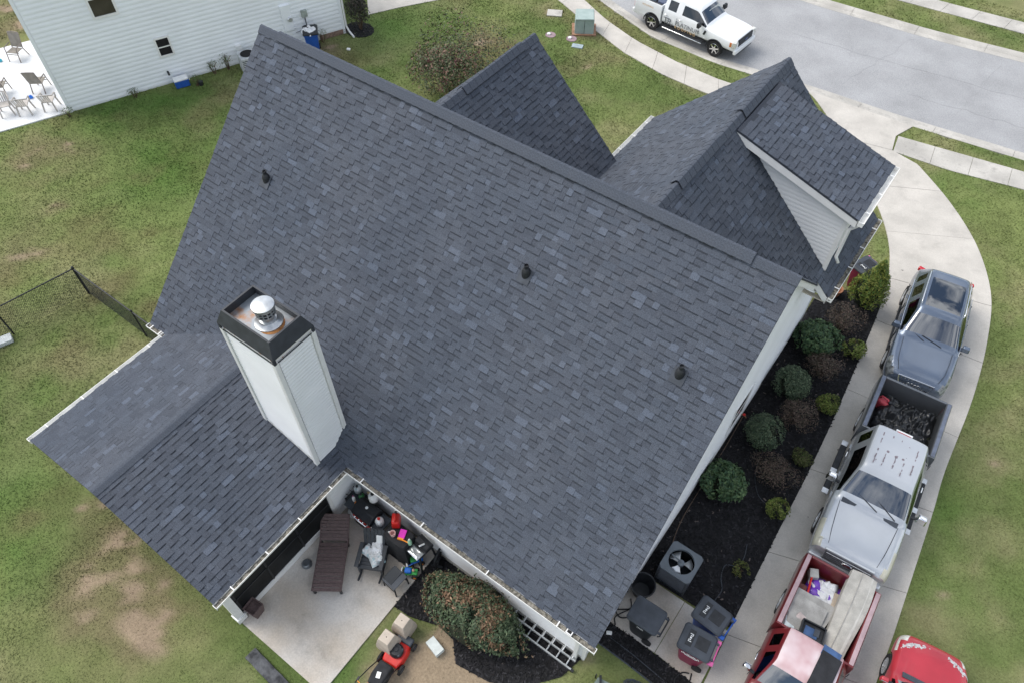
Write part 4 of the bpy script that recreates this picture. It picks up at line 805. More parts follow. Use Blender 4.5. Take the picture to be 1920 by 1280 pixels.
# ------------------------------------------------------------------ vehicles
def hood(x, w, zc, ze, zb_, zs): return x, [(0, zc), (.35*w, zc), (.66*w, zc-.012), (.79*w, ze), (.86*w, ze-.01), (.93*w, zb_), (.97*w, zb_-.07), (w, (zb_+zs)/2), (.93*w, zs)]
def cab(x, w, zr, rw, zb_, zs, bw): return x, [(0, zr), (.5*rw, zr-.005), (.86*rw, zr-.015), (rw, zr-.05), (rw+.02, zr-.09), (bw-.015, zb_+.03), (bw, zb_-.03), (w, (zb_+zs)/2), (.93*w, zs)]
def car_body(parent, rows, tags, mats, wheels, wr, level=2):
    """rows front to rear; tags {(row, col): name}; the surface is split by tag into parts"""
    names = ['body', 'wheel_well']+sorted(set(tags.values())); n = 17; mb = MB()
    for x, h in rows: mb.v.extend([(x, -y, z) for y, z in h[:0:-1]]+[(x, y, z) for y, z in h])
    for i in range(len(rows)-1):
        for k in range(n):
            j = (7-k if k < 8 else k-8) if k < 16 else 99; tg = tags.get((i, j)); mb.f.append((i*n+k, (i+1)*n+k, (i+1)*n+(k+1) % n, i*n+(k+1) % n)); mb.mi.append(names.index(tg) if tg else 0); mb.c.append(None)
    for base in (0, (len(rows)-1)*n):
        mb.f.append(tuple(base+k for k in range(n))); mb.mi.append(0); mb.c.append(None)
    me = mb.mesh('cage'); fixnormals(me); o = bpy.data.objects.new('cage', me); COL.objects.link(o)
    for nm in names: me.materials.append(GM(mats.get(nm, 'rubber')))
    md = o.modifiers.new('s', 'SUBSURF'); md.levels = md.render_levels = level
    cuts = []
    for (wx) in wheels:
        cm_ = MB()
        for s in (-1, 1): cm_.lathe([(wr*1.13, s*.55), (wr*1.13, s*1.4)], 24, (wx, 0, wr), 'Y')
        cme = cm_.mesh('cut'); fixnormals(cme)
        for nm in names: cme.materials.append(GM(mats.get(nm, 'rubber')))
        cme.polygons.foreach_set('material_index', [1]*len(cme.polygons)); co_ = bpy.data.objects.new('cut', cme); COL.objects.link(co_); cuts.append(co_)
        bm_ = o.modifiers.new('b', 'BOOLEAN'); bm_.object = co_; bm_.operation = 'DIFFERENCE'; bm_.solver = 'EXACT'
    dg = bpy.context.evaluated_depsgraph_get(); dg.update(); ev = bpy.data.meshes.new_from_object(o.evaluated_get(dg))
    for c in cuts: bpy.data.objects.remove(c)
    bpy.data.objects.remove(o)
    vs = np.array([v.co for v in ev.vertices]); groups = {}
    for p in ev.polygons:
        nm = names[p.material_index]; cy = p.center.y
        key = (nm, 0 if nm in ('body', 'wheel_well', 'windshield', 'rear_window', 'sunroof', 'grille') else (1 if cy > 0 else -1)); groups.setdefault(key, []).append(list(p.vertices))
    res = {}
    for (nm, sd), fs in groups.items():
        used = sorted({i for f in fs for i in f}); mp = {a: b for b, a in enumerate(used)}; m2 = bpy.data.meshes.new(nm); m2.from_pydata([tuple(vs[i]) for i in used], [], [[mp[i] for i in f] for f in fs])
        ob = part(nm, m2, mats.get(nm, 'rubber'), parent); m2.polygons.foreach_set('use_smooth', [True]*len(m2.polygons)); m2.set_sharp_from_angle(angle=.75); res[(nm, sd)] = ob
    return res
def wheel(parent, x, y, r, wd=.24, rim='alu', spokes=5):
    s = 1 if y > 0 else -1; mb = MB(); mb.lathe([(r*.64, -wd/2), (r*.93, -wd/2), (r, -wd*.32), (r, wd*.32), (r*.93, wd/2), (r*.64, wd/2), (r*.62, 0)], 26, (0, 0, 0), 'Y', caps=False)
    t = part('wheel', mb, 'rubber', parent, smooth='angle', loc=(x, y, r)); mb = MB(); mb.lathe([(r*.66, s*wd*.46), (r*.60, s*wd*.50), (r*.57, s*wd*.2), (r*.56, -s*wd*.4)], 26, (0, 0, 0), 'Y', caps=False)
    mb.lathe([(.0, s*wd*.40), (r*.17, s*wd*.40), (r*.15, s*wd*.46), (0, s*wd*.47)], 12, (0, 0, 0), 'Y')
    for k in range(spokes): a = 2*PI*k/spokes+.3; mb.bar((r*.12*math.cos(a), s*wd*.42, r*.12*math.sin(a)), (r*.6*math.cos(a), s*wd*.44, r*.6*math.sin(a)), r*.16, .03, up=(0, 1, 0))
    part('rim', mb, rim, t, smooth='angle'); mb = MB(); mb.lathe([(0, s*wd*.12), (r*.56, s*wd*.12), (r*.56, s*wd*.10), (0, s*wd*.10)], 20, (0, 0, 0), 'Y'); part('brake_disc', mb, 'black_metal', t)
def mirror(parent, x, y, z, m, size=(.14, .24, .19)):
    s = 1 if y > 0 else -1; mb = MB(); mb.box((x, y+s*size[1]*.55, z), size, taper=.8); o = part('side_mirror', mb, m, parent, bevel=.035, seg=3); part('mirror_arm', MB().bar((x+.02, y-s*.08, z-.07), (x, y+s*size[1]*.2, z-.04), .06, .05), 'black_plastic', o)
    part('mirror_glass', MB().box((x-size[0]*.52, y+s*size[1]*.55, z), (.008, size[1]*.75, size[2]*.7)), 'chrome', o)
def interior(parent, xf, w, zf, seat='seat_tan', dash='seat_dark', rows_=1, dx=.55, wheel_side=1):
    part('dashboard', MB().box((xf-.25, 0, zf-.18), (.45, w*1.55, .22)), dash, parent, bevel=.06)
    for r in range(rows_):
        for s in (-1, 1):
            o = part('seat', MB().box((xf-.95-r*.85, s*w*.42, zf-.5), (.5, .52, .18)), seat, parent, bevel=.05); part('seat_back', MB().box((xf-1.24-r*.85, s*w*.42, zf-.15), (.16, .50, .62), ry=-.25), seat, o, bevel=.06); part('headrest', MB().box((xf-1.33-r*.85, s*w*.42, zf+.24), (.10, .26, .16)), seat, o, bevel=.04)
    mb = MB(); c = Vector((xf-.55, wheel_side*w*.42, zf-.05)); a = Vector((.45, 0, .89)); b = Vector((0, 1, 0)); mb.tube([c+(a*math.cos(t)+b*math.sin(t))*.18 for t in np.linspace(0, 2*PI, 17)], .017, 6, caps=False); mb.bar(c-b*.17, c+b*.17, .03, .02); part('steering_wheel', mb, 'seat_dark', parent)
    part('floor', MB().box((xf-1.3, 0, zf-.72), (2.3, w*1.5, .05)), 'dark_int', parent)
def text_mesh(s, size, depth=.002, spacing=1.0, shear=0):
    cu = bpy.data.curves.new('t', 'FONT'); cu.body = s; cu.size = size; cu.extrude = depth; cu.space_character = spacing; cu.shear = shear; o = bpy.data.objects.new('t', cu); COL.objects.link(o)
    dg = bpy.context.evaluated_depsgraph_get(); me = bpy.data.meshes.new_from_object(o.evaluated_get(dg)); bpy.data.objects.remove(o); return me
ZD = .035
# --- grey SUV
A = thing('suv', 'dark grey suv with panoramic sunroof parked on the driveway curve', 'car', (3.08, 8.38, ZD), math.atan2(-1, .13))
rows = [hood(2.30, .66, .62, .58, .52, .30), hood(2.27, .80, .80, .74, .62, .24), hood(2.10, .89, .91, .86, .74, .22), hood(1.72, .93, .985, .95, .88, .22), hood(1.25, .94, 1.03, 1.0, .95, .22), hood(.98, .94, 1.06, 1.03, .98, .22),
        cab(.90, .94, 1.085, .80, 1.00, .22, .89), cab(.12, .94, 1.56, .60, 1.03, .22, .885), cab(.02, .94, 1.60, .60, 1.03, .22, .885), cab(-.42, .94, 1.635, .605, 1.04, .22, .885), cab(-.50, .94, 1.635, .605, 1.04, .22, .885), cab(-1.15, .94, 1.63, .595, 1.05, .22, .88), cab(-1.25, .94, 1.625, .59, 1.05, .22, .88), cab(-1.62, .93, 1.59, .57, 1.07, .22, .85), cab(-1.75, .93, 1.565, .56, 1.08, .24, .84),
        cab(-2.08, .90, 1.18, .66, 1.06, .28, .82), hood(-2.22, .86, 1.02, .98, .90, .30), hood(-2.31, .76, .80, .78, .70, .36)]
tags = {}
for j in (0, 1, 2): tags[(6, j)] = 'windshield'; tags[(14, j)] = 'rear_window'
for i in (9, 10, 11): tags[(i-0, 0)] = 'sunroof'; tags[(i, 1)] = 'sunroof'
tags[(8, 0)] = tags[(8, 1)] = 'sunroof'
for i in (7, 8, 10, 12): tags[(i, 4)] = 'side_window'
for q in ((1, 3), (1, 4), (1, 5), (2, 4), (2, 5)): tags[q] = 'headlight'
tags[(6, 4)] = 'side_window'
car_body(A, rows, tags, {'body': 'grey_paint', 'windshield': 'car_glass', 'rear_window': 'tinted', 'sunroof': 'sunroof', 'side_window': 'tinted', 'headlight': 'lamp_dark'}, (1.40, -1.41), .36)
for x in (1.40, -1.41):
    for y in (-.80, .80): wheel(A, x, y, .36, .25, 'alu', 7)
for s in (-1, 1):
    mirror(A, .62, s*.87, 1.06, 'grey_paint'); mb = MB(); mb.tube([(.0, s*.60, 1.615), (-.1, s*.615, 1.66), (-1.4, s*.60, 1.66), (-1.6, s*.575, 1.60)], .016, 6); part('roof_rail', mb, 'chrome', A, smooth=True)
    mb = MB(); mb.tube([(.95, s*.865, 1.02), (.0, s*.885, 1.055), (-1.5, s*.87, 1.085)], .010, 5); part('window_trim', mb, 'chrome', A)
    part('fog_lamp', MB().box((2.235, s*.62, .40), (.06, .20, .11), rz=s*-.4), 'black_plastic', A, bevel=.01)
    mb = MB(); mb.box((-2.20, s*.70, .93), (.12, .30, .13), rz=s*.35); part('taillight', mb, 'tail_red', A, bevel=.02)
g = part('grille', MB().add([(2.24, -.48, .80), (2.24, .48, .80), (2.345, .32, .34), (2.345, -.32, .34), (2.1, -.46, .78), (2.1, .46, .78), (2.2, .30, .34), (2.2, -.30, .34)], [(0, 1, 2, 3), (0, 4, 5, 1), (1, 5, 6, 2), (2, 6, 7, 3), (3, 7, 4, 0)]), 'black_plastic', A)
mb = MB(); mb.tube([(2.24, -.50, .815), (2.24, .50, .815), (2.355, .33, .32), (2.355, -.33, .32), (2.24, -.50, .815)], .02, 6); part('grille_surround', mb, 'chrome', g)
for k in range(9):
    y = -.40+.10*k; f = .72 if abs(y) > .3 else 1; part('grille_bar', MB().bar((2.25, y, .79), (2.35, y*.72, .36), .014, .014), 'chrome', g)
for k in range(4):
    c = Vector((2.305, -.135+.09*k, .62)); mb = MB(); mb.tube([c+Vector((-.013*math.sin(t), .062*math.cos(t), .06*math.sin(t))) for t in np.linspace(0, 2*PI, 19)], .009, 5, caps=False); part('emblem_ring', mb, 'chrome', g)
for s in (-1, 1):
    part('hood_seam', MB().tube([(1.0, s*.70, 1.052), (1.4, s*.69, 1.022), (1.8, s*.66, .972), (2.12, s*.56, .892)], .006, 5), 'black_plastic', A)
    for xx in (.72, -.46, -1.30): part('door_seam', MB().box((xx, s*.925, .70), (.012, .02, .55)), 'black_plastic', A)
    part('sill_cladding', MB().box((0, s*.895, .27), (2.0, .07, .12)), 'black_plastic', A, bevel=.02)
    for xx in (.05, -.85): part('door_handle', MB().box((xx, s*.925, .90), (.18, .03, .03)), 'grey_paint', A, bevel=.01)
part('number_plate_holder', MB().box((2.34, 0, .42), (.02, .34, .12)), 'black_plastic', A); part('wiper', MB().bar((.93, .35, 1.085), (.80, -.25, 1.17), .02, .015), 'black_plastic', A); part('wiper', MB().bar((.93, -.15, 1.09), (.72, -.62, 1.16), .02, .015), 'black_plastic', A)
interior(A, .95, .8, 1.08, 'seat_dark', 'seat_dark', 2)

# --- pickups
def pickup(t, L, Wd, zs, hoodz, roofz, xcowl, xws, xcabr, bedz, mats, wr, wx, roofw, slope=0, crew=False, flare=.0):
    h = L/2; w = Wd/2; bw = w-.06; bz = hoodz-.03
    rows = [hood(h-.0, w*.86, hoodz-.26, hoodz-.28, hoodz-.36, zs+.06), hood(h-.04, w*.95, hoodz-.12, hoodz-.15, hoodz-.22, zs), hood(h-.24, w*.99, hoodz-.05, hoodz-.07, hoodz-.13, zs), hood(h-.8, w, hoodz, hoodz-.02, hoodz-.07, zs), hood(xcowl+.10, w, hoodz+.03, hoodz+.01, hoodz-.03, zs),
            cab(xcowl, w, hoodz+.06, w*.86, bz, zs, bw), cab(xws, w, roofz-.07, roofw, bz+.02, zs, bw), cab(xws-.10, w, roofz-.03, roofw, bz+.02, zs, bw)]
    mid = (xws-.1+xcabr)/2 if crew else xcabr+.62
    rows += [cab(mid+.06, w, roofz, roofw+.01, bz+.02, zs, bw), cab(mid-.06, w, roofz, roofw+.01, bz+.02, zs, bw), cab(xcabr+.16, w, roofz-.01, roofw, bz+.03, zs, bw), cab(xcabr+.05, w, roofz-.04, roofw, bz+.03, zs, bw), cab(xcabr, w*.99, roofz-.10, roofw-.01, bz+.03, zs, bw-.01)]
    tags = {(5, 0): 'windshield', (5, 1): 'windshield', (5, 2): 'windshield', (5, 4): 'side_window', (6, 4): 'side_window', (7, 4): 'side_window', (9, 4): 'side_window'}
    if mats.get('roof'):
        for i in (6, 7, 8, 9, 10, 11):
            for j in (0, 1, 2): tags[(i, j)] = 'roof'
    if mats.get('headlight'):
        for q in ((1, 3), (1, 4), (1, 5), (2, 4), (2, 5)): tags[q] = 'headlight'
    if mats.get('hood'):
        for i in (1, 2, 3):
            for j in (0, 1, 2): tags[(i, j)] = 'hood'
    res = car_body(t, rows, tags, mats, [wx[0]], wr)
    # load bed
    bl_ = xcabr-.02-(-h); bx = (xcabr-.02-h)/2
    for s in (-1, 1):
        prof = [(s*(w-.16), .62), (s*(w-.16), bedz-.03), (s*(w-.14), bedz), (s*(w-.035), bedz), (s*(w-.01), bedz-.05), (s*w, bedz-.28), (s*(w-.005), zs+.18), (s*(w-.07), zs+.02), (s*(w-.2), zs+.02), (s*(w-.2), .62)]
        mb = MB(); mb.extr(prof, 'X', -h+.03, xcabr-.03); me = mb.mesh('bed_side'); fixnormals(me); o = bpy.data.objects.new('tmp', me); COL.objects.link(o)
        cm_ = MB(); cm_.lathe([(wr*1.13, s*.5), (wr*1.13, s*1.4)], 24, (wx[1], 0, wr), 'Y'); cme = cm_.mesh('c'); fixnormals(cme); co_ = bpy.data.objects.new('c', cme); COL.objects.link(co_)
        bm_ = o.modifiers.new('b', 'BOOLEAN'); bm_.object = co_; bm_.solver = 'EXACT'; dg = bpy.context.evaluated_depsgraph_get(); dg.update(); ev = bpy.data.meshes.new_from_object(o.evaluated_get(dg)); bpy.data.objects.remove(o); bpy.data.objects.remove(co_)
        ev.materials.clear(); b_ = part('bed_side', ev, mats.get('bed', mats['body']), t); ev.polygons.foreach_set('use_smooth', [True]*len(ev.polygons)); ev.set_sharp_from_angle(angle=.5)
        part('bed_rail', MB().box((bx, s*(w-.09), bedz+.006), (bl_-.1, .10, .014)), mats.get('rail', mats['body']), t, bevel=.005)
        mb = MB(); mb.box((-h+.04, s*(w-.10), bedz-.38), (.10, .13, .36)); part('taillight', mb, 'tail_red', t, bevel=.02)
    part('tailgate', MB().box((-h+.045, 0, (bedz+.58)/2), (.07, Wd-.30, bedz-.58)), mats.get('bed', mats['body']), t, bevel=.015); part('bed_front', MB().box((xcabr-.05, 0, (bedz+.6)/2), (.05, Wd-.3, bedz-.6)), mats.get('bed', mats['body']), t)
    part('bed_floor', MB().box((bx, 0, .62), (bl_-.05, Wd-.3, .05)), mats.get('liner', 'black_plastic'), t)
    part('rear_bumper', MB().box((-h-.03, 0, zs+.16), (.16, Wd-.1, .20)), mats.get('bumper', 'chrome'), t, bevel=.03)
    part('front_bumper', MB().box((h-.0, 0, zs+.12), (.16, Wd-.16, .24)), mats.get('bumper', 'chrome'), t, bevel=.05, seg=3)
    part('rear_window', MB().box((xcabr-.008, 0, (bz+roofz)/2), (.012, roofw*1.6, (roofz-bz)*.55)), 'tinted', t)
    for x in wx:
        for y in (-1, 1): wheel(t, x, y*(w-.14), wr, .26, mats.get('rim', 'alu'), 6)
    part('underbody', MB().box((0, 0, zs+.08), (L-.7, Wd-.55, .22)), 'black_plastic', t)
    for s in (-1, 1):
        part('door_seam', MB().box((xws-.0+.25, s*(w-.004), (bz+zs)/2+.1), (.012, .012, bz-zs-.25)), 'black_plastic', t); part('door_seam', MB().box((mid, s*(w-.004), (bz+zs)/2+.1), (.012, .012, bz-zs-.25)), 'black_plastic', t); part('door_seam', MB().box((xcabr+.03, s*(w-.004), (bz+zs)/2+.1), (.014, .012, bz-zs-.2)), 'black_plastic', t)
        part('door_handle', MB().box((mid+.2, s*(w+.005), bz-.08), (.17, .03, .04)), mats.get('handle', 'chrome'), t, bevel=.01)
        if crew: part('door_handle', MB().box((xcabr+.25, s*(w+.005), bz-.08), (.17, .03, .04)), mats.get('handle', 'chrome'), t, bevel=.01)
    return res
S_ = thing('pickup_truck', 'silver pickup truck with peeling roof paint and tarp in its bed', 'truck', (3.62, 2.52, ZD), math.atan2(-5.7, .38), 'pickup trucks')
h = 2.9
pickup(S_, 5.8, 1.98, .40, 1.10, 1.87, 1.32, .62, -.86, 1.33, {'body': 'silver_paint', 'bed': 'darkgrey_paint', 'windshield': 'car_glass', 'side_window': 'tinted', 'rail': mat('bed_rail_blue', (.13, .15, .20), .5), 'bumper': 'silver_paint', 'headlight': 'lamp_yellow', 'roof': mat('roof_silver', (.54, .56, .59), .4, .03, 1, metal=.25, coat=.3)}, .39, (1.85, -1.80), .64)
mk('peel_brown', (.25, .21, .23), .8, .3, 20)
for i, (y, x0_, x1_) in enumerate(((-.46, .42, -.05), (-.46, -.25, -.66), (-.25, .45, .02), (-.22, -.1, -.62), (0, .40, -.0), (0, -.2, -.6), (.22, .46, .05), (.22, -.12, -.55), (.44, .30, .0), (.44, -.12, -.5))):
    mb = MB(); n = 8
    for k in range(n):
        if rnd.random() < .3: continue
        xa = x0_+(x1_-x0_)*k/n; mb.box((xa, y+rnd.uniform(-.006, .006), 1.857), (abs(x1_-x0_)/n*1.1, rnd.uniform(.012, .034), .010))
    if mb.f: part('peeled_strip', mb, 'peel_brown', S_)
for (x, y, r) in ((-.05, -.22, .075), (.0, .0, .085), (-.02, .17, .07), (-.06, .02, .05), (.34, -.42, .03)):
    r *= .62; mb = MB(); mb.lathe([(r*rnd.uniform(.7, 1), 0), (r*.8, .004)], 9, (x, y, 1.858)); part('peeled_patch', mb, 'peel_brown', S_)
part('third_brake_light', MB().box((-.84, 0, 1.80), (.06, .34, .05)), 'tail_red', S_, bevel=.01); part('lamp_lens', MB().box((-.85, 0, 1.81), (.05, .42, .035)), 'white_plastic', S_)
for s in (-1, 1):
    mirror(S_, 1.0, s*1.0, 1.26, 'chrome', (.16, .26, .24)); mb = MB(); mb.box((.15, s*1.07, .48), (1.75, .17, .07)); b_ = part('running_board', mb, 'black_plastic', S_, bevel=.02)
    for x in (1.0, .3, -.7): part('step_trim', MB().box((x, s*1.08, .518), (.16, .16, .012)), 'alu', b_)
g = part('grille', MB().box((2.87, 0, .83), (.10, 1.18, .32), ry=-.30), 'darkgrey_paint', S_, bevel=.02)
for k in range(5): part('grille_bar', MB().box((2.958-.016*k, 0, .73+.05*k), (.02, 1.10, .014)), 'chrome', g)
mb = MB(); mb.lathe([(.0, 0), (.10, 0), (.11, .01), (.10, .02), (0, .02)], 20, (0, 0, 0), 'X'); o = part('badge', mb, 'chrome', g); o.location = (2.93, 0, .85); o.scale = (1, 1.1, .46); o.rotation_euler = (0, -.3, 0)
part('grille_surround', MB().box((2.83, 0, 1.0), (.06, 1.22, .03)), 'silver_paint', S_, bevel=.01)
mb = MB(); mb.tube([(2.62, -.86, .94), (3.05, -.80, 1.75)], .006, 5); part('antenna', mb, 'alu', S_)
part('wiper', MB().bar((1.34, .15, 1.19), (1.10, -.55, 1.33), .02, .015), 'black_plastic', S_); part('wiper', MB().bar((1.34, .60, 1.19), (1.08, -.02, 1.36), .02, .015), 'black_plastic', S_)
for s in (-1, 1): part('hood_seam', MB().tube([(1.36, s*.74, 1.115), (1.9, s*.70, 1.100), (2.3, s*.66, 1.075), (2.68, s*.60, 1.02)], .008, 5), 'black_plastic', S_)
part('cowl', MB().box((1.40, 0, 1.13), (.14, 1.42, .03), ry=.28), 'grey_plastic', S_, bevel=.01)
interior(S_, 1.35, .82, 1.17, 'seat_tan', 'seat_tan'); part('dash_paper', MB().box((1.10, .45, 1.20), (.22, .2, .01), rz=.2), 'white_plastic', S_)

Rd = thing('pickup_truck', 'old faded red pickup truck with its bed full of junk', 'truck', (3.86, -3.38, ZD), math.atan2(-1, .035), 'pickup trucks')
pickup(Rd, 5.1, 1.86, .40, 1.06, 1.70, .92, .42, -.50, 1.28, {'body': 'red_paint', 'bed': 'red_paint', 'windshield': 'car_glass', 'side_window': 'tinted', 'roof': 'faded_red', 'hood': 'faded_red', 'rail': mat('rail_pink', (.42, .30, .32), .6, .15, 4), 'liner': mat('bed_brown', (.10, .04, .03), .8, .3)}, .36, (1.62, -1.48), .62)
for s in (-1, 1): mirror(Rd, .72, s*.94, 1.18, 'chrome', (.12, .20, .16))
interior(Rd, .95, .78, 1.12, mat('seat_olive', (.30, .29, .16), .85), mat('dash_olive', (.28, .27, .15), .85))
for s in (-1, 1): part('headlight', MB().box((2.52, s*.66, .74), (.06, .3, .17)), 'lamp', Rd, bevel=.01)
part('grille', MB().box((2.53, 0, .74), (.05, .98, .18)), 'chrome', Rd)

Wt = thing('pickup_truck', 'white crew cab pickup truck with door lettering parked on the road', 'truck', (-11.28, 20.12, -.095), math.atan2(-.30, 3.37), 'pickup trucks')
pickup(Wt, 5.85, 2.02, .46, 1.20, 1.93, 1.30, .60, -1.28, 1.42, {'body': 'white_paint', 'windshield': 'car_glass', 'side_window': 'tinted', 'bumper': 'white_paint', 'rail': 'black_plastic', 'rim': 'chrome', 'liner': mat('bed_grey_blue', (.16, .19, .24), .8)}, .41, (1.88, -1.80), .66, crew=True)
for s in (-1, 1):
    mirror(Wt, .95, s*1.02, 1.36, 'black_plastic', (.16, .28, .24)); part('running_board', MB().box((.05, s*1.06, .46), (2.3, .12, .05)), 'chrome', Wt, bevel=.02); part('running_board_bracket', MB().box((.05, s*1.0, .50), (2.35, .10, .06)), 'black_plastic', Wt)
    mb = MB(); mb.box((2.80, s*.80, .92), (.22, .34, .30), rz=s*-.22); hl = part('headlight', mb, 'lamp', Wt, bevel=.03); part('turn_lens', MB().box((2.70, s*.955, .92), (.16, .05, .2), rz=s*-.25), 'amber', hl); part('fender_vent', MB().box((1.22, s*1.005, 1.0), (.10, .02, .22), ry=.35), 'black_plastic', Wt)
    arch = MB()
    for wx_ in (1.88, -1.80): arch.tube([(wx_+.475*math.cos(a), s*1.0, .41+.475*math.sin(a)) for a in np.linspace(.0, PI, 15)], .025, 5)
    part('arch_trim', arch, 'black_plastic', Wt)
g = part('grille', MB().box((2.89, 0, .92), (.08, 1.30, .34), ry=-.06), 'black_plastic', Wt, bevel=.03)
for k in range(3): part('grille_bar', MB().box((2.935, 0, .82+.10*k), (.02, 1.2, .03)), 'grey_plastic', g)
mb = MB(); mb.lathe([(.0, 0), (.13, 0), (.13, .02), (0, .02)], 20, (0, 0, 0), 'X'); o = part('badge', mb, mat('badge_blue', (.05, .08, .2), .3), g); o.location = (2.95, 0, .94); o.scale = (1, 1.0, .42)
part('skid_plate', MB().box((2.9, 0, .44), (.14, 1.4, .16)), 'black_plastic', Wt, bevel=.02); part('number_plate', MB().box((2.985, 0, .56), (.015, .32, .15)), 'white_plastic', Wt)
part('bed_cargo_box', MB().box((-1.55, 0, 1.30), (.40, 1.5, .3)), mat('toolbox_blue', (.08, .10, .16), .4), Wt, bevel=.02)
for (s_, sz, x, z, m, sp) in (('TR', .46, -1.14, .66, 'lettering_grey', .8), ('PLATINUM', .29, -.44, .80, 'lettering_grey', 1.0), ('ROOFING', .19, -.44, .62, 'lettering_orange', 1.6)):
    me = text_mesh(s_, sz, .003, sp); o = part('lettering', me, m, Wt); o.matrix_local = Matrix.Translation((x, -1.022, z)) @ Matrix.Rotation(PI/2, 4, 'X')
me = text_mesh('ROOFING', .13, .003, 1.2); o = part('lettering', me, 'lettering_orange', Wt); o.matrix_local = Matrix.Translation((-2.45, -1.012, 1.12)) @ Matrix.Rotation(PI/2, 4, 'X')
Wt.scale = (.91, .91, .91)
interior(Wt, 1.35, .86, 1.28, 'seat_tan', 'seat_dark', 2); part('sunshade', MB().box((.95, .25, 1.52), (.02, .9, .36), ry=-.75), mat('sunshade', (.5, .52, .5), .5), Wt)

# --- red car at lower right
C_ = thing('car', 'red car with peeling clear coat on its hood at lower right', 'car', (6.52, -3.14, .02), math.radians(97))
rows = [hood(2.28, .56, .55, .52, .46, .28), hood(2.24, .72, .66, .62, .54, .22), hood(2.05, .80, .76, .71, .62, .2), hood(1.70, .85, .83, .78, .71, .2), hood(1.35, .87, .88, .84, .78, .2), hood(1.12, .87, .91, .88, .82, .2),
        cab(1.05, .87, .93, .76, .86, .2, .83), cab(.30, .87, 1.34, .55, .88, .2, .82), cab(.2, .87, 1.37, .55, .88, .2, .82), cab(-.25, .87, 1.41, .56, .89, .2, .82), cab(-.33, .87, 1.41, .56, .89, .2, .82), cab(-.95, .87, 1.37, .54, .91, .2, .81), cab(-1.05, .87, 1.34, .53, .91, .2, .8), cab(-1.62, .86, 1.0, .62, .93, .24, .8), hood(-1.8, .85, .96, .92, .86, .24), hood(-2.2, .78, .9, .86, .78, .3), hood(-2.28, .68, .7, .68, .6, .34)]
tags = {}
for j in (0, 1, 2): tags[(6, j)] = 'windshield'; tags[(12, j)] = 'rear_window'
for i in (6, 7, 8, 10): tags[(i, 4)] = 'side_window'
for q in ((1, 3), (1, 4), (1, 5), (2, 5)): tags[q] = 'headlight'
cres = car_body(C_, rows, tags, {'body': 'red_car', 'windshield': 'car_glass', 'rear_window': 'tinted', 'side_window': 'tinted', 'headlight': 'lamp'}, (1.38, -1.32), .32)
for x in (1.38, -1.32):
    for y in (-.75, .75): wheel(C_, x, y, .32, .2, 'alu', 7)
for s in (-1, 1):
    mirror(C_, .78, s*.86, .98, 'red_car', (.12, .2, .14)); pass
from mathutils.bvhtree import BVHTree
bo_ = cres[('body', 0)].data; bvh = BVHTree.FromPolygons([v.co for v in bo_.vertices], [list(p.vertices) for p in bo_.polygons])
mbp = MB()
for k in range(230):
    c = (.52, -.50)[k % 2]; y = c+rnd.gauss(0, .12); x = 2.13-.33*(y/.8)**2-abs(rnd.gauss(0, .05))
    hit = bvh.ray_cast(Vector((x, y, 3)), Vector((0, 0, -1)))
    if hit[0] is None: continue
    n_ = hit[1]; n_ = n_ if n_.z > 0 else -n_; a_ = n_.orthogonal().normalized(); b_ = n_.cross(a_); r = rnd.uniform(.008, .030); q0 = rnd.uniform(0, 6); c0 = hit[0]+n_*.004
    mbp.add([c0+(a_*math.cos(q0+t_*1.05)+b_*math.sin(q0+t_*1.05))*r*rnd.uniform(.6, 1.2) for t_ in range(6)], [tuple(range(6))])
pk = part('peeled_patch', mbp, 'peeled', C_); pk['kind'] = 'stuff'
part('cowl', MB().box((1.12, 0, .915), (.14, 1.25, .02), ry=.3), 'grey_plastic', C_); part('wiper', MB().bar((1.10, -.45, .945), (.93, .25, 1.02), .025, .02), 'black_plastic', C_); part('wiper', MB().bar((1.10, .15, .945), (.90, .62, 1.0), .025, .02), 'black_plastic', C_)
interior(C_, 1.05, .74, .96, mat('seat_grey', (.22, .24, .22), .85), mat('dash_grey', (.16, .19, .17), .85))

# ------------------------------------------------------------------ cargo in the truck beds
def crumple(name, label, cat, loc, rz, sx, sy, h, m, seed, n=26, base=.0, group=None, amp=1.0):
    t = thing(name, label, cat, loc, rz, group); u = np.linspace(-1, 1, n); Xg, Yg = np.meshgrid(u, u); x, y = Xg.ravel(), Yg.ravel()
    r = np.abs(fbm(x*1.3+seed, y*1.3, .34 if name == 'tarp' else .55, seed, 5)-.5)*(3.2 if name == 'tarp' else 2); r2 = 1-np.abs(fbm(x+3*seed, y-seed, .8, seed+5, 3)-.5)*3
    edge_ = np.clip(1.05-np.maximum(np.abs(x), np.abs(y)), 0, .35)/.35
    z = base+h*(.25+.75*np.clip(.55*r2+.5*r, 0, 1.4)*amp)*edge_**.6
    jx = (fbm(x, y, .4, seed+9)-.5)*.25; jy = (fbm(x+9, y, .4, seed+11)-.5)*.25
    V_ = np.stack([(x+jx*edge_)*sx, (y+jy*edge_)*sy, z], 1); k = (np.arange(n-1)[:, None]*n+np.arange(n-1)[None]).ravel(); F_ = np.stack([k, k+1, k+n+1, k+n], 1)
    o = part('sheet' if name == 'tarp' else 'bag', np_mesh(name, V_, F_), m, t); o.data.polygons.foreach_set('use_smooth', [True]*len(F_)); return t
def inbed(tr_, x, y, z): return tr_.matrix_basis @ Vector((x, y, z))
bpy.context.view_layer.update()
crumple('tarp', 'crumpled black plastic sheeting heaped in the silver pickup bed', 'tarp', inbed(S_, -1.80, .06, .66), S_.rotation_euler.z, .86, .76, .60, 'tarp', 5, 64)
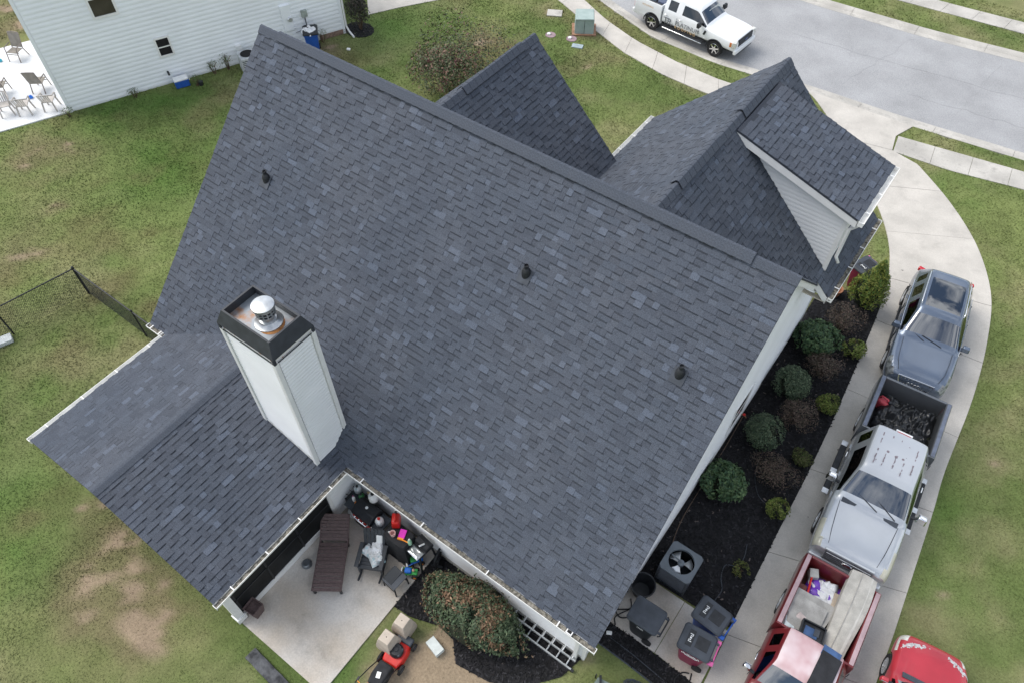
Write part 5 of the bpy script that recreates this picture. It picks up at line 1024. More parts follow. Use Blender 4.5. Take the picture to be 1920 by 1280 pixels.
def gas_can(label, loc, rz, m='red_plastic', s=1.0, spout=True):
    t = thing('gas_can', label, 'gas can', loc, rz); b = MB(); b.box((0, 0, .15*s), (.34*s, .22*s, .28*s), taper=.82); part('body', b, m, t, bevel=.05*s, seg=3)
    b = MB(); b.tube([(-.10*s, 0, .27*s), (-.09*s, 0, .36*s), (.06*s, 0, .36*s), (.09*s, 0, .27*s)], .022*s, 8); part('handle', b, m, t, smooth=True); b = MB(); b.lathe([(.035*s, .27*s), (.035*s, .33*s), (.03*s, .34*s)], 12, (.12*s, 0, 0)); part('cap', b, 'black_plastic', t)
    if spout: b = MB(); b.tube([(.14*s, 0, .30*s), (.24*s, .02*s, .38*s), (.34*s, .03*s, .34*s)], .016*s, 8); part('spout', b, 'white_plastic', t)
    return t
gas_can('red plastic fuel can standing in the silver pickup bed', inbed(S_, -2.30, -.62, .66), S_.rotation_euler.z+1.3, mat('can_faded', (.42, .05, .07), .45), 1.25, False)
rz = Rd.rotation_euler.z
crumple('trash_bag', 'purple and white plastic bag in the back of the red pickup', 'bag', inbed(Rd, -2.02, -.18, .68), rz+.3, .34, .36, .42, 'bag_white', 21, 22); crumple('trash_bag', 'purple plastic sack beneath the white bag in the red pickup', 'bag', inbed(Rd, -1.96, -.16, .68), rz, .42, .44, .30, 'purple', 27, 22)
t = thing('mattress', 'long bent tan grey mattress leaning out over red pickup tailgate', 'mattress', inbed(Rd, -1.55, .42, .7), rz); mb = MB()
secs = []
for k in range(9):
    u = k/8; x = -1.18+2.1*u; z = .62-.30*u+.07*math.sin(u*PI); w_ = .30+.03*math.sin(u*5); y = .02*math.sin(u*3)
    secs.append([(x, y-w_, z-.16), (x, y-w_*.93, z-.02), (x, y-.05, z+.05), (x, y+.08, z+.06), (x, y+w_, z-.0), (x, y+w_*1.04, z-.14)])
mb.loft(secs); mo = part('pad', mb, 'mattress', t, smooth='angle'); mb = MB(); mb.tube([(g_[2][0], g_[2][1], g_[2][2]+.004) for g_ in secs], .012, 5); part('piping', mb, 'carpet', mo)
mb = MB(); mb.loft([[(g_[2][0], g_[2][1]+.10, g_[2][2]+.004), (g_[2][0], g_[2][1]+.26, g_[2][2]-.02), (g_[2][0], g_[2][1]+.26, g_[2][2]-.03), (g_[2][0], g_[2][1]+.10, g_[2][2]-.01)] for g_ in secs]); part('side_panel', mb, mat('pad_light', (.52, .50, .46), .9, .1), mo)
t = thing('carpet_piece', 'flat grey carpet piece folded over the left side of red pickup bed', 'carpet', inbed(Rd, -1.15, -.28, .72), rz); mb = MB()
for k, (x0_, x1_, y0_, y1_, z_) in enumerate(((-.55, .55, -.55, .45, .34), (-.35, .50, -.50, .30, .40))):
    n = 7; secs = [[(x0_+(x1_-x0_)*i/n, y0_+.10*k*i/n, z_+.05*math.sin(i*1.3+k)), (x0_+(x1_-x0_)*i/n, y1_-.25*(i/n)**2*(1-k), z_+.03*math.cos(i*.9)), (x0_+(x1_-x0_)*i/n, y1_-.25*(i/n)**2*(1-k), z_-.03), (x0_+(x1_-x0_)*i/n, y0_, z_-.02)] for i in range(n+1)]
    m2 = MB(); m2.loft(secs); part('carpet_layer', m2, 'carpet', t, smooth='angle')
t = thing('plastic_tray', 'shallow black plastic tray near the red pickup cab', 'tray', inbed(Rd, -.82, -.12, 1.14), rz+.08); mb = MB(); mb.box((0, 0, .01), (.36, .52, .02))
for (x, y, dx, dy) in ((-.18, 0, .03, .52), (.18, 0, .03, .52), (0, -.26, .36, .03), (0, .26, .36, .03)): mb.box((x, y, .06), (dx, dy, .12))
part('tray', mb, 'black_plastic', t); part('lining', MB().box((.02, -.02, .03), (.22, .3, .02)), 'mat_blue', t); part('insert', MB().box((-.02, .1, .045), (.18, .12, .03)), 'grey_plastic', t)
for (nm, lb, x, y, z, sz, m, r) in (('plank', 'red painted stick lying against the purple sack in truck bed', -1.85, -.52, .95, (.75, .05, .05), 'red_plastic', .15), ('box', 'brown box wedged in the rear left of the red bed', -1.72, -.66, .80, (.36, .2, .34), mat('box_brown', (.16, .06, .05), .8), .05),
                                  ('foam_block', 'stained cream foam chunk beside the leaning mattress', -1.85, .12, .92, (.55, .14, .14), mat('foam', (.55, .46, .36), .95, .2), .12), ('box', 'small white carton on the right side of the red bed', -1.75, .74, .95, (.34, .16, .16), 'white_plastic', -.1), ('box', 'pale blue carton by the red pickup cab corner', -.78, -.62, 1.08, (.28, .24, .12), mat('carton_blue', (.55, .62, .64), .7), .2),
                                  ('board', 'pale cardboard sheet behind the black tray', -.98, -.46, 1.10, (.30, .2, .03), mat('card', (.5, .42, .40), .8), -.3), ('bucket', 'crushed grey bucket in the rear left corner of bed', -2.28, -.55, .9, (.24, .22, .26), mat('bucket_grey', (.4, .4, .38), .7), .4)):
    b = MB(); b.box((0, 0, 0), sz, taper=.94); tag(part(nm, b, m, bevel=.015), lb, nm, 'junk in the red pickup bed').location = inbed(Rd, x, y, z); bpy.context.view_layer.objects.active = None
    o = bpy.data.objects[[q.name for q in bpy.data.objects if q.get('label') == lb][0]]; o.rotation_euler = (rnd.uniform(-.1, .1), rnd.uniform(-.12, .12), rz+r)
t = thing('floor_mat', 'black and blue mat draped over the red pickup roof edge', 'mat', inbed(Rd, .02, .34, 1.702), rz-.04); mb = MB()
mb.loft([[(x, -.22, z), (x, .22, z), (x, .22, z+.02), (x, -.22, z+.02)] for x, z in ((-.36, .005), (-.1, .01), (.35, -.01), (.55, -.10))]); part('mat_top', mb, 'mat_black', t, bevel=.008); mb = MB(); mb.box((-.38, -.03, .0), (.24, .40, .012)); part('mat_underside', mb, 'mat_blue', t, bevel=.02)

# ------------------------------------------------------------------ bins, fan unit and hoses by the side wall
def bin_(label, x, y, rz, body, lid='grey_plastic', handle=None, h=1.02, group='wheeled bins', z=.045, lidtilt=0, marks=True):
    t = thing('wheeled_bin', label, 'bin', (x, y, z), rz, group); mb = MB(); n = 16
    def rr(cx, wx, wy, z_, r=.09): return [(cx+math.copysign(1, math.cos(a))*(wx/2-r)+r*math.cos(a), math.copysign(1, math.sin(a))*(wy/2-r)+r*math.sin(a), z_) for a in (np.arange(n)+.5)*2*PI/n]
    mb.loft([rr(.02, .46, .44, .0), rr(.01, .50, .48, .1), rr(0, .68, .58, h-.14), rr(0, .74, .62, h-.12), rr(0, .74, .62, h-.05)]); b = part('body', mb, body, t, smooth='angle')
    mb = MB(); mb.loft([rr(0, .74, .62, h-.06), rr(0, .80, .66, h-.05), rr(0, .80, .66, h), rr(0, .74, .6, h+.035), rr(0, .5, .36, h+.05)]); l = part('lid', mb, lid, t, smooth='angle')
    mb = MB(); mb.box((-.17, 0, h+.052), (.15, .40, .012)); mb.box((.12, 0, h+.054), (.30, .30, .010)); part('lid_panel', mb, 'black_plastic' if lid == 'grey_plastic' else lid, l, bevel=.004) if marks else None
    if marks:
        mb = MB()
        for (a, b_, sx, sy) in ((-.17, -.12, .11, .02), (-.17, .12, .11, .02), (-.21, -.09, .02, .06), (-.13, .09, .02, .06), (-.17, -.06, .05, .03), (-.17, 0, .06, .045), (-.17, .06, .05, .03)): mb.box((-.17+(a+.17)*.75, b_*.75, h+.0605), (sx*.75, sy*.75, .004))
        part('lid_label', mb, 'white_plastic', l)
    for s in (-1, 1):
        mb = MB(); mb.lathe([(.03, -.03), (.12, -.03), (.125, 0), (.12, .03), (.03, .03)], 16, (0, 0, 0), 'Y'); part('wheel', mb, 'rubber', t, smooth='angle', loc=(.26, s*.26, .125)); part('hinge_lug', MB().box((.41, s*.2, h-.03), (.10, .05, .06)), lid, t, bevel=.01)
        if handle: part('handle_bracket', MB().box((.43, s*.26, h-.09), (.14, .10, .07)), handle, t, bevel=.01)
    mb = MB(); mb.tube([(.42, -.27, h-.08), (.47, -.24, h-.08), (.47, .24, h-.08), (.42, .27, h-.08)], .018, 8); part('handle', mb, handle or 'black_plastic', t, smooth=True)
    return t
bb = bin_('blue wheeled bin with dark lid at the edge of mulch', 1.69, -3.52, -.08, 'blue_plastic', handle='blue_plastic')
mb = MB(); mb.tube([(.12+.05*math.cos(a), .06*math.sin(a), 1.068) for a in np.linspace(.4, 5.2, 12)], .012, 5); mb.bar((.12, -.01, 1.068), (.12, .06, 1.068), .02, .01); part('lid_emblem', mb, 'alu', bb)
pb = bin_('maroon wheeled bin with pink handle beside the blue one', 1.70, -4.27, .10, 'maroon_plastic', handle='pink_plastic')
mb = MB(); mb.lathe([(.0, 0), (.075, 0), (.075, .008), (0, .008)], 18, (.12, .03, 1.064)); part('lid_emblem', mb, 'alu', pb)
mb = MB(); rr_ = random.Random(3)
for k in range(13): mb.box((-.22+.034*k, -.30+.0, .80+.02*math.sin(k*1.7)-.0*k), (.022, .012, .05+.03*rr_.random()), ry=rr_.uniform(-.4, .4))
for k in range(8): mb.box((-.12+.034*k, -.297, .74), (.024, .012, .022))
part('front_marking', mb, 'white_plastic', pb)
kb = bin_('all black wheeled bin closest to the roof corner', .46, -4.42, .02, 'black_plastic', 'grey_plastic', marks=False); mb = MB()
for k in range(5): mb.box((-.07+.035*k, -.288, .78), (.02, .012, .035))
part('front_marking', mb, 'white_plastic', kb)
bin_('maroon wheeled bin with grey lid behind the tall conifer', .56, 9.50, 1.2, 'maroon_plastic', handle='pink_plastic', z=.02)
nb_ = nw(11.0, 0, .8); nbn = bin_('blue recycling bin overfilled beside neighbour meter', nw(10.35, 0, .75).x, nw(10.35, 0, .75).y, 2.4, 'blue_plastic', 'black_plastic', h=1.05, z=0, marks=False)
nbn.children[1].rotation_euler = (0, -.0, 0); crumple('trash_bag', 'white bags bulging from the blue recycling bin', 'bag', nw(10.32, .93, .78), 0, .30, .26, .34, 'bag_white', 33, 16, group='bags in the recycling bin')
bk = thing('bucket', 'round black tub standing behind the black bin', 'bucket', (-.02, -3.62, .045)); mb = MB(); mb.lathe([(.22, 0), (.30, .42), (.32, .43), (.32, .46), (.29, .46), (.21, .03), (.0, .03)], 26, (0, 0, 0)); part('tub', mb, 'black_plastic', bk, smooth='angle'); mb = MB(); mb.tube([(.30*math.cos(a), .30*math.sin(a), .44-.10*math.sin(a)) for a in np.linspace(0, PI, 12)], .008, 5); part('handle', mb, 'alu', bk)
ac = thing('air_conditioner', 'grey outdoor air conditioner with round top fan opening', 'air conditioner', (.48, -2.70, .03)); s = .40; H = .80
for sd in range(4):
    a = sd*PI/2
    for k in range(22): part('louvre', MB().box((math.cos(a)*(s-.012), math.sin(a)*(s-.012), .10+k*.029), (.020, .70, .012), rz=a, ry=.5), 'grey_plastic', ac)
part('core', MB().box((0, 0, .4), (.72, .72, .70)), 'dark_int', ac) if False else None
cw = MB()
for sd in range(4): a = sd*PI/2; cw.box((math.cos(a)*(s-.03), math.sin(a)*(s-.03), .38), (.012, .72, .70), rz=a)
part('inner_coil', cw, 'dark_int', ac)
for (x, y) in ((1, 1), (1, -1), (-1, 1), (-1, -1)): part('corner_post', MB().box((x*(s-.015), y*(s-.015), .39), (.06, .06, .76)), 'grey_plastic', ac, bevel=.015)
mk('ac_top', (.13, .15, .17), .5, .1, 4)
n = 32; top = MB(); outer = []; inner = []
for k in range(n):
    a = 2*PI*(k+.5)/n; c_, s_ = math.cos(a), math.sin(a); f = (s+.02)/max(abs(c_), abs(s_)); f = min(f, (s+.02)*1.32); outer.append((c_*f, s_*f)); inner.append((c_*.325, s_*.325))
sec = [[(x, y, z) for x, y in pp] for pp, z in ((outer, .76), (outer, .805), (inner, .825), (inner, .74))]; top.loft(sec, caps=False); part('top_panel', top, 'ac_top', ac, smooth='angle')
part('base_pan', MB().box((0, 0, .04), (.82, .82, .08)), 'grey_plastic', ac)
fb = MB(); hubm = MB(); hubm.lathe([(.085, .66), (.085, .76), (.06, .775), (0, .775)], 18); hb = part('fan_hub', hubm, 'ac_top', ac, smooth='angle')
for k in range(3):
    a = 2*PI*k/3+.5; m2 = MB(); P = []
    for r in (.08, .18, .31):
        w_ = .30+.28*r/.31
        P.append([(r*math.cos(a-w_), r*math.sin(a-w_), .72), (r*math.cos(a), r*math.sin(a), .69), (r*math.cos(a+w_), r*math.sin(a+w_), .655)])
    m2.add([p for g_ in P for p in g_]+[(p[0], p[1], p[2]-.006) for g_ in P for p in g_], [(0, 1, 4, 3), (1, 2, 5, 4), (3, 4, 7, 6), (4, 5, 8, 7), (9, 12, 13, 10), (10, 13, 14, 11), (12, 15, 16, 13), (13, 16, 17, 14), (6, 7, 16, 15), (7, 8, 17, 16)]); part('fan_blade', m2, 'alu', hb, smooth=True)
part('motor_bracket', MB().bar((-.29, .05, .79), (0, 0, .785), .03, .012), 'ac_top', ac)
def hose(label, pts, r, m='rubber', cat='hose', name='hose', group=None):
    P = [Vector(p) for p in pts]; out = []
    for i in range(len(P)-1):
        p0, p1, p2, p3 = P[max(i-1, 0)], P[i], P[i+1], P[min(i+2, len(P)-1)]
        for k in range(6): t = k/6; out.append(.5*((2*p1)+(-p0+p2)*t+(2*p0-5*p1+4*p2-p3)*t*t+(-p0+3*p1-3*p2+p3)*t**3))
    out.append(P[-1]); mb = MB(); mb.tube(out, r, 6); return tag(part(name, mb, m, smooth=True), label, cat, group)
hose('thin grey cable looping down mulch beside the driveway edge', [(1.6, -.9, .05), (1.7, -1.3, .05), (1.65, -1.6, .06), (1.4, -1.75, .05), (1.45, -2.1, .05), (1.62, -2.4, .05), (1.6, -2.8, .05), (1.75, -3.0, .05)], .012, 'grey_plastic', 'cable', 'cable')
hose('thin curved wire in mulch between the lower shrubs', [(.75, 1.9, .05), (.8, 1.4, .05), (.95, .95, .05), (1.25, .55, .05), (1.6, .45, .05)], .009, 'grey_plastic', 'cable', 'cable')
hose('black hose tangled on concrete beside the black bin', [(-.12, -3.95, .07), (.0, -4.15, .08), (-.15, -4.3, .08), (-.28, -4.42, .09), (-.1, -4.5, .07), (.08, -4.35, .08), (.05, -4.15, .1), (-.2, -4.55, .07), (-.1, -4.75, .08), (-.25, -4.95, .07), (-.4, -5.05, .07)], .016)
hose('dark hose loop below the maroon bin', [(1.95, -4.62, .06), (2.0, -4.9, .06), (1.9, -5.2, .06), (1.7, -5.0, .07), (1.75, -4.75, .07), (1.9, -4.66, .08)], .016)
hose('cable running along wall to the fan unit', [(-.2, 2.4, .4), (-.18, 1.4, .06), (-.15, .2, .05), (-.12, -1.2, .05), (.0, -2.0, .06), (.15, -2.3, .2)], .014, 'twig', 'cable', 'cable')
pts = []
for k in range(60): a = k*.62; r = .30+.05*math.sin(k*2.3); pts.append((1.15+r*math.cos(a)*1.2, -5.75+r*math.sin(a)*.7, .03+.002*k+.02*math.sin(k)))
hose('loose coil of grey hose on grass at the bottom edge', pts, .010, 'grey_plastic')
sp = thing('spigot', 'wall tap with copper fitting on the white side wall', 'tap', (-.27, 2.42, .40)); part('pipe', MB().tube([(0, 0, 0), (.12, 0, 0), (.16, 0, -.05)], .018, 8), 'copper', sp); part('handle', MB().lathe([(.045, 0), (.045, .015)], 10, (.08, 0, .04)), 'red_plastic', sp)
tag(part('splash_block', MB().box((-.12, -4.98, .07), (.14, .09, .08), rz=.5), 'white_plastic', bevel=.02), 'white elbow of drain pipe at the roof corner', 'pipe').name = 'drain_elbow'
tk = thing('glass_table', 'frosted glass table with black items at the bottom edge', 'table', (.45, -6.25, .0), .35); part('table_top', MB().prism([(-.42, -.4), (.34, -.45), (.40, .15), (-.15, .25)], .30, .315), mat('frosted', (.17, .21, .19), .3, .15), tk)
for (x, y) in ((-.3, -.3), (.3, -.35), (.35, .2), (-.2, .3)): part('leg', MB().bar((x, y, 0), (x, y, .30), .03), 'black_metal', tk)
part('bracket', MB().bar((-.3, -.2, .34), (.3, .1, .36), .05, .04), 'black_plastic', tk); part('bracket', MB().bar((-.1, .3, .34), (.0, -.3, .42), .05, .04), 'black_plastic', tk)

# ------------------------------------------------------------------ ladder and things behind the house
ld = thing('ladder', 'aluminium extension ladder lying along the rear wall', 'ladder', (-1.55, -6.05, .03))
for (y, z) in ((-.20, .06), (.17, .06), (-.02, .20), (.27, .24)): part('rail', MB().box((0, y, z), (2.3, .035, .08)), 'alu', ld)
for k in range(8):
    x = -1.0+.285*k; part('rung', MB().tube([(x, -.20, .06), (x, .17, .06)], .02, 8), 'alu', ld); part('rung', MB().tube([(x+.05, -.02, .20), (x+.05, .27, .24)], .018, 8), 'alu', ld)
for y in (-.20, .17): part('foot', MB().box((1.17, y, .05), (.10, .06, .09)), 'black_plastic', ld)
tag(part('paver_block', MB().box((-3.33, -7.75, .09), (.42, .24, .17), rz=-.22), mat('block_white', (.58, .62, .60), .8, .1), bevel=.008), 'white concrete block at the edge of mulch and dirt', 'block')
tag(part('splash_block', MB().box((-20.3, -8.75, .08), (.7, .32, .14), rz=1.2), mat('block_grey', (.55, .58, .58), .8, .1), bevel=.01), 'pale concrete splash block at the left picture edge', 'block')
for i, (x, y, lb) in enumerate(((-4.20, -7.86, 'tan tapered concrete pier nearer the mulch bed'), (-4.24, -8.36, 'tan tapered concrete pier nearer the lawn'))):
    mb = MB(); f = lambda w_, z: [(-w_, -w_, z), (w_, -w_, z), (w_, w_, z), (-w_, w_, z)]; mb.loft([f(.215, 0), f(.225, .15), f(.215, .35), f(.18, .55), f(.14, .72)]); o = part('concrete_pier', mb, 'tan_block', bevel=.012); o.location = (x, y, .0); o.rotation_euler = (0, 0, .06); tag(o, lb, 'pier', 'tan concrete piers')
    part('bolt_hole', MB().lathe([(.014, .719), (.014, .7225)], 8), 'dark_int', o)
st = thing('stone_block', 'dark mottled stone block lying on grass by the patio corner', 'stone', (-6.20, -10.52, .0), -.06); mb = MB(); n = 9; secs = []
for k in range(n): x = -.62+1.55*k/(n-1); w_ = .15+.012*rnd.uniform(-1, 1); secs.append([(x, -w_, .0), (x, -w_*.95, .10+rnd.uniform(-.01, .01)), (x, 0, .13+rnd.uniform(-.015, .015)), (x, w_*.95, .10+rnd.uniform(-.01, .01)), (x, w_, 0)])
mb.loft(secs); part('slab', mb, 'stone_slab', st, smooth='angle')
# mower
mw = thing('lawn_mower', 'red push lawn mower with black grass bag', 'mower', (-3.95, -8.42, .0), math.radians(96)); mb = MB(); f = lambda x, w_, z0, z1: [(x, -w_, z0), (x, w_, z0), (x, w_*.86, z1), (x, -w_*.86, z1)]
mb.loft([f(-.30, .24, .10, .24), f(-.1, .28, .09, .28), f(.15, .27, .09, .27), f(.30, .20, .10, .22)]); part('deck', mb, 'red_plastic', mw, bevel=.03, seg=3); mb = MB(); mb.lathe([(.17, .26), (.17, .36), (.13, .42), (.05, .43), (.05, .46), (0, .46)], 20, (.02, 0, 0)); e_ = part('engine', mb, 'black_plastic', mw, smooth='angle'); part('fuel_cap', MB().lathe([(.03, .40), (.03, .45)], 10, (-.08, .10, 0)), 'black_plastic', e_); part('shroud', MB().box((.02, 0, .38), (.22, .30, .06)), 'grey_plastic', e_, bevel=.02)
part('front_guard', MB().box((.36, 0, .20), (.20, .42, .12)), 'grey_plastic', mw, bevel=.03); part('air_filter', MB().box((.05, .18, .34), (.14, .07, .09)), 'white_plastic', e_)
for (x, y, r) in ((.33, .27, .10), (.33, -.27, .10), (-.26, .30, .13), (-.26, -.30, .13)): mb = MB(); mb.lathe([(r*.4, -.025), (r, -.025), (r, .025), (r*.4, .025)], 18, (0, 0, 0), 'Y'); w_ = part('wheel', mb, 'rubber', mw, smooth='angle', loc=(x, y, r)); mb = MB(); mb.lathe([(r*.55, -.03), (r*.55, .03)], 14, (0, 0, 0), 'Y'); part('hubcap', mb, 'grey_plastic', w_)
mb = MB(); mb.loft([f(-.34, .20, .22, .46), f(-.70, .21, .16, .50), f(-.90, .18, .20, .44)]); gb = part('grass_bag', mb, 'canvas_black', mw, bevel=.04, seg=3); part('bag_label', MB().box((-.66, .0, .505), (.14, .10, .006), rz=.3), 'white_plastic', gb); part('bag_trim', MB().box((-.91, 0, .33), (.02, .32, .03)), 'red_plastic', gb)
mb = MB(); mb.tube([(-.25, .24, .25), (-.65, .25, .60), (-1.10, .25, .92), (-1.12, -.25, .92), (-.65, -.25, .60), (-.25, -.24, .25)], .014, 8); hd = part('handle', mb, 'black_metal', mw, smooth=True); part('bail_bar', MB().tube([(-1.05, .22, .93), (-1.10, 0, .99), (-1.05, -.22, .93)], .008, 6), 'orange', hd); part('lever', MB().box((-1.0, .25, .88), (.10, .04, .05)), 'black_plastic', hd)

# ------------------------------------------------------------------ on the patio
lg = thing('lounge_chair', 'brown wicker sun lounger with raised back on the patio', 'lounger', (-6.86, -7.60, .05), math.atan2(.95, -.68) )
W_ = .35
for s in (-1, 1): part('side_rail', MB().box((-.25, s*W_, .28), (1.38, .05, .06)), 'wicker', lg)
for (x, y) in ((-.90, -1), (-.90, 1), (.35, -1), (.35, 1)): part('leg', MB().box((x, y*(W_-.02), .13), (.05, .05, .26)), 'black_metal', lg)
for k in range(13): part('slat', MB().box((-.92+k*.098, 0, .315+.006*math.sin(k*2)), (.088, .70, .022)), 'wicker', lg, bevel=.006)
bk_ = part('back_frame', MB().bar((.36, -W_, .30), (.96, -W_, .62), .05, .04).bar((.36, W_, .30), (.96, W_, .62), .05, .04), 'wicker', lg)
for k in range(8): u = (k+.5)/8; part('back_slat', MB().box((.36+.60*u, 0, .325+.32*u), (.078, .70, .022), ry=-.49), 'wicker', bk_, bevel=.006)
part('back_prop', MB().bar((.80, -.25, .52), (.70, -.25, .05), .03).bar((.80, .25, .52), (.70, .25, .05), .03), 'black_metal', lg)
rc = thing('rocking_chair', 'dark grey slatted rocking chair holding plastic bags', 'rocking chair', (-5.92, -7.08, .05), math.radians(-62)); GY_ = mk('chair_grey', (.045, .05, .058), .5, .15)
for s in (-1, 1):
    mb = MB(); mb.tube([(-.55, s*.27, .14), (-.35, s*.27, .06), (0, s*.27, .03), (.3, s*.27, .05), (.52, s*.27, .12)], .028, 6); part('rocker', mb, 'chair_grey', rc); part('front_leg', MB().box((.26, s*.29, .30), (.07, .05, .52)), 'chair_grey', rc); part('rear_leg', MB().bar((-.20, s*.27, .05), (-.26, s*.27, .50), .05), 'chair_grey', rc); part('armrest', MB().box((.02, s*.31, .575), (.66, .11, .03)), 'chair_grey', rc, bevel=.012)
for k in range(6): part('seat_slat', MB().box((-.20+.095*k, 0, .40+.012*k), (.085, .54, .022), ry=-.1), 'chair_grey', rc)
for k in range(6): y = -.225+.09*k; part('back_slat', MB().bar((-.24, y, .40), (-.52, y*1.05, 1.0+.02*math.cos(y*6)), .08, .02, up=(1, 0, 0)), 'chair_grey', rc)
part('back_rail', MB().box((-.47, 0, .88), (.03, .56, .06), ry=-.4), 'chair_grey', rc); part('front_apron', MB().box((.29, 0, .40), (.025, .54, .10)), 'chair_grey', rc)
for i, (x, y, s_, m, lb) in enumerate(((-6.05, -6.98, .20, 'bag_clear', 'clear plastic bag with blue contents on left of rocker'), (-5.76, -7.06, .18, 'bag_clear', 'knotted bag of teal and white packs on right of rocker'), (-5.93, -6.86, .17, 'bag_white', 'crinkled grey white shopping bag at the rocker back'))): crumple('shopping_bag', lb, 'bag', (x, y, .47+.03*i), i*1.1, s_, s_*.9, .26, m, 51+i, 16, group='bags on the rocking chair')
tag(part('paper_pack', MB().box((-5.98, -6.68, .78), (.16, .05, .26), rz=.5, rx=-.5), 'white_plastic', bevel=.02), 'white paper pack with yellow corner propped on the rocker', 'pack')
tb = thing('side_table', 'small black metal side table next to the rocker', 'table', (-5.10, -7.15, .05), -.08); part('table_top', MB().box((0, 0, .45), (.44, .46, .025)), 'grey_plastic', tb, bevel=.005)
for (x, y) in ((-.2, -.2), (.2, -.2), (.2, .2), (-.2, .2)): part('leg', MB().bar((x*1.08, y*1.08, 0), (x, y, .44), .03), 'black_metal', tb)
for s in (-1, 1): part('stretcher', MB().bar((-.205, s*.205, .2), (.205, s*.205, .2), .018), 'black_metal', tb)
tag(part('baking_tray', MB().box((-5.18, -7.12, .52), (.28, .42, .012), rz=-.05), 'glass_dark', bevel=.006), 'flat black glass panel lying on the side table', 'panel')
g1 = thing('gas_grill', 'black and red gas grill with chrome lid handle against rear wall', 'grill', (-6.72, -6.32, .05), -.02); part('cabinet', MB().box((0, .02, .38), (.72, .48, .66)), 'black_metal', g1); part('door_panel', MB().box((-.02, -.225, .44), (.66, .02, .30)), 'red_plastic', g1); mb = MB(); mb.extr([(-.26, .72), (.24, .72), (.24, .86), (.12, .98), (-.08, .98), (-.26, .84)], 'X', -.34, .34); lid = part('lid', mb, 'black_metal', g1, bevel=.03, seg=3); part('lid_handle', MB().tube([(-.28, -.25, .82), (-.26, -.33, .80), (.26, -.33, .80), (.28, -.25, .82)], .016, 8), 'chrome', lid, smooth=True); part('door_handle', MB().tube([(-.14, -.23, .56), (-.13, -.27, .55), (.13, -.27, .55), (.14, -.23, .56)], .012, 6), 'chrome', g1)
for s in (-1, 1): part('side_shelf', MB().box((s*.50, .0, .74), (.30, .44, .03)), 'grey_plastic', g1); 
for k in range(4): part('knob', MB().lathe([(.03, 0), (.025, -.03)], 10, (-.22+.14*k, -.26, .66), 'Y'), 'chrome', g1)
part('thermometer', MB().lathe([(.04, .98), (.04, .99)], 12, (.0, .02, 0)), 'white_plastic', lid)
for (x, y) in ((-.3, -.15), (.3, -.15), (.3, .2), (-.3, .2)): part('caster', MB().lathe([(.035, 0), (.035, .06)], 10, (x, y, 0)), 'rubber', g1)
cv = thing('covered_grill', 'tall black fabric cover draped over a grill', 'grill cover', (-5.58, -6.36, .05)); mb = MB(); n = 28; secs = []
for (z, sc_, wob) in ((.02, 1.06, .10), (.3, 1.03, .085), (.65, .99, .05), (.88, .96, .015), (.96, .88, 0), (.975, .55, 0)):
    secs.append([((math.copysign(min(1, abs(math.cos(a))*1.25), math.cos(a)))*.38*(sc_+wob*math.sin(a*9+1)), math.copysign(min(1, abs(math.sin(a))*1.25), math.sin(a))*.27*(sc_+wob*math.sin(a*9+1)), z) for a in np.arange(n)*2*PI/n])
mb.loft(secs); part('cover', mb, 'canvas_black', cv, smooth='angle'); part('skirt_hem', MB().box((0, -.29, .04), (.7, .015, .05)), 'canvas_black', cv)
g2 = thing('charcoal_grill', 'black grill stand with foil lined tray next to the covered grill', 'grill', (-4.98, -6.25, .05), -.12); part('tray', MB().box((0, 0, .76), (.42, .46, .06)), 'black_metal', g2, bevel=.01)
for (x, y) in ((-.2, -.2), (.2, -.2), (.2, .2), (-.2, .2)): part('leg', MB().bar((x*1.25, y*1.3, 0), (x, y, .74), .045), 'black_metal', g2)
part('lid', MB().extr([(.0, .79), (.26, .79), (.26, .88), (.14, .95), (.02, .90)], 'X', -.22, .22), 'canvas_black', g2, bevel=.02); crumple('foil_sheet', 'crumpled silver foil on the front of charcoal grill', 'foil', (-5.0, -6.42, .84), -.12, .19, .12, .05, 'galv', 61, 14)
tag(part('remote', MB().box((-4.94, -6.22, 1.0), (.05, .16, .025), rz=-.5), 'alu', bevel=.01), 'silver cylinder lying across charcoal grill lid', 'tube').name = 'silver_tube'
gas_can('bright red fuel can on the covered grill by the gutter', (-5.83, -6.15, 1.02), 2.2, 'red_plastic', 1.05)
def jug(label, x, y, z, r, h, m='white_plastic', capm='black_plastic', name='jug', cat='jug', group='jugs and bottles on the patio'):
    t = thing(name, label, cat, (x, y, z), rnd.uniform(0, 6), group); mb = MB(); mb.lathe([(r*.9, 0), (r, .02), (r, h*.55), (r*.75, h*.75), (r*.3, h*.86), (r*.3, h*.92)], 18); part('bottle', mb, m, t, smooth='angle'); mb = MB(); mb.lathe([(r*.36, h*.90), (r*.36, h), (0, h)], 12); part('cap', mb, capm, t)
    mb = MB(); mb.tube([(r*.3, 0, h*.84), (r*.9, 0, h*.8), (r*.95, 0, h*.55)], r*.13, 6); part('handle', mb, m, t, smooth=True); return t
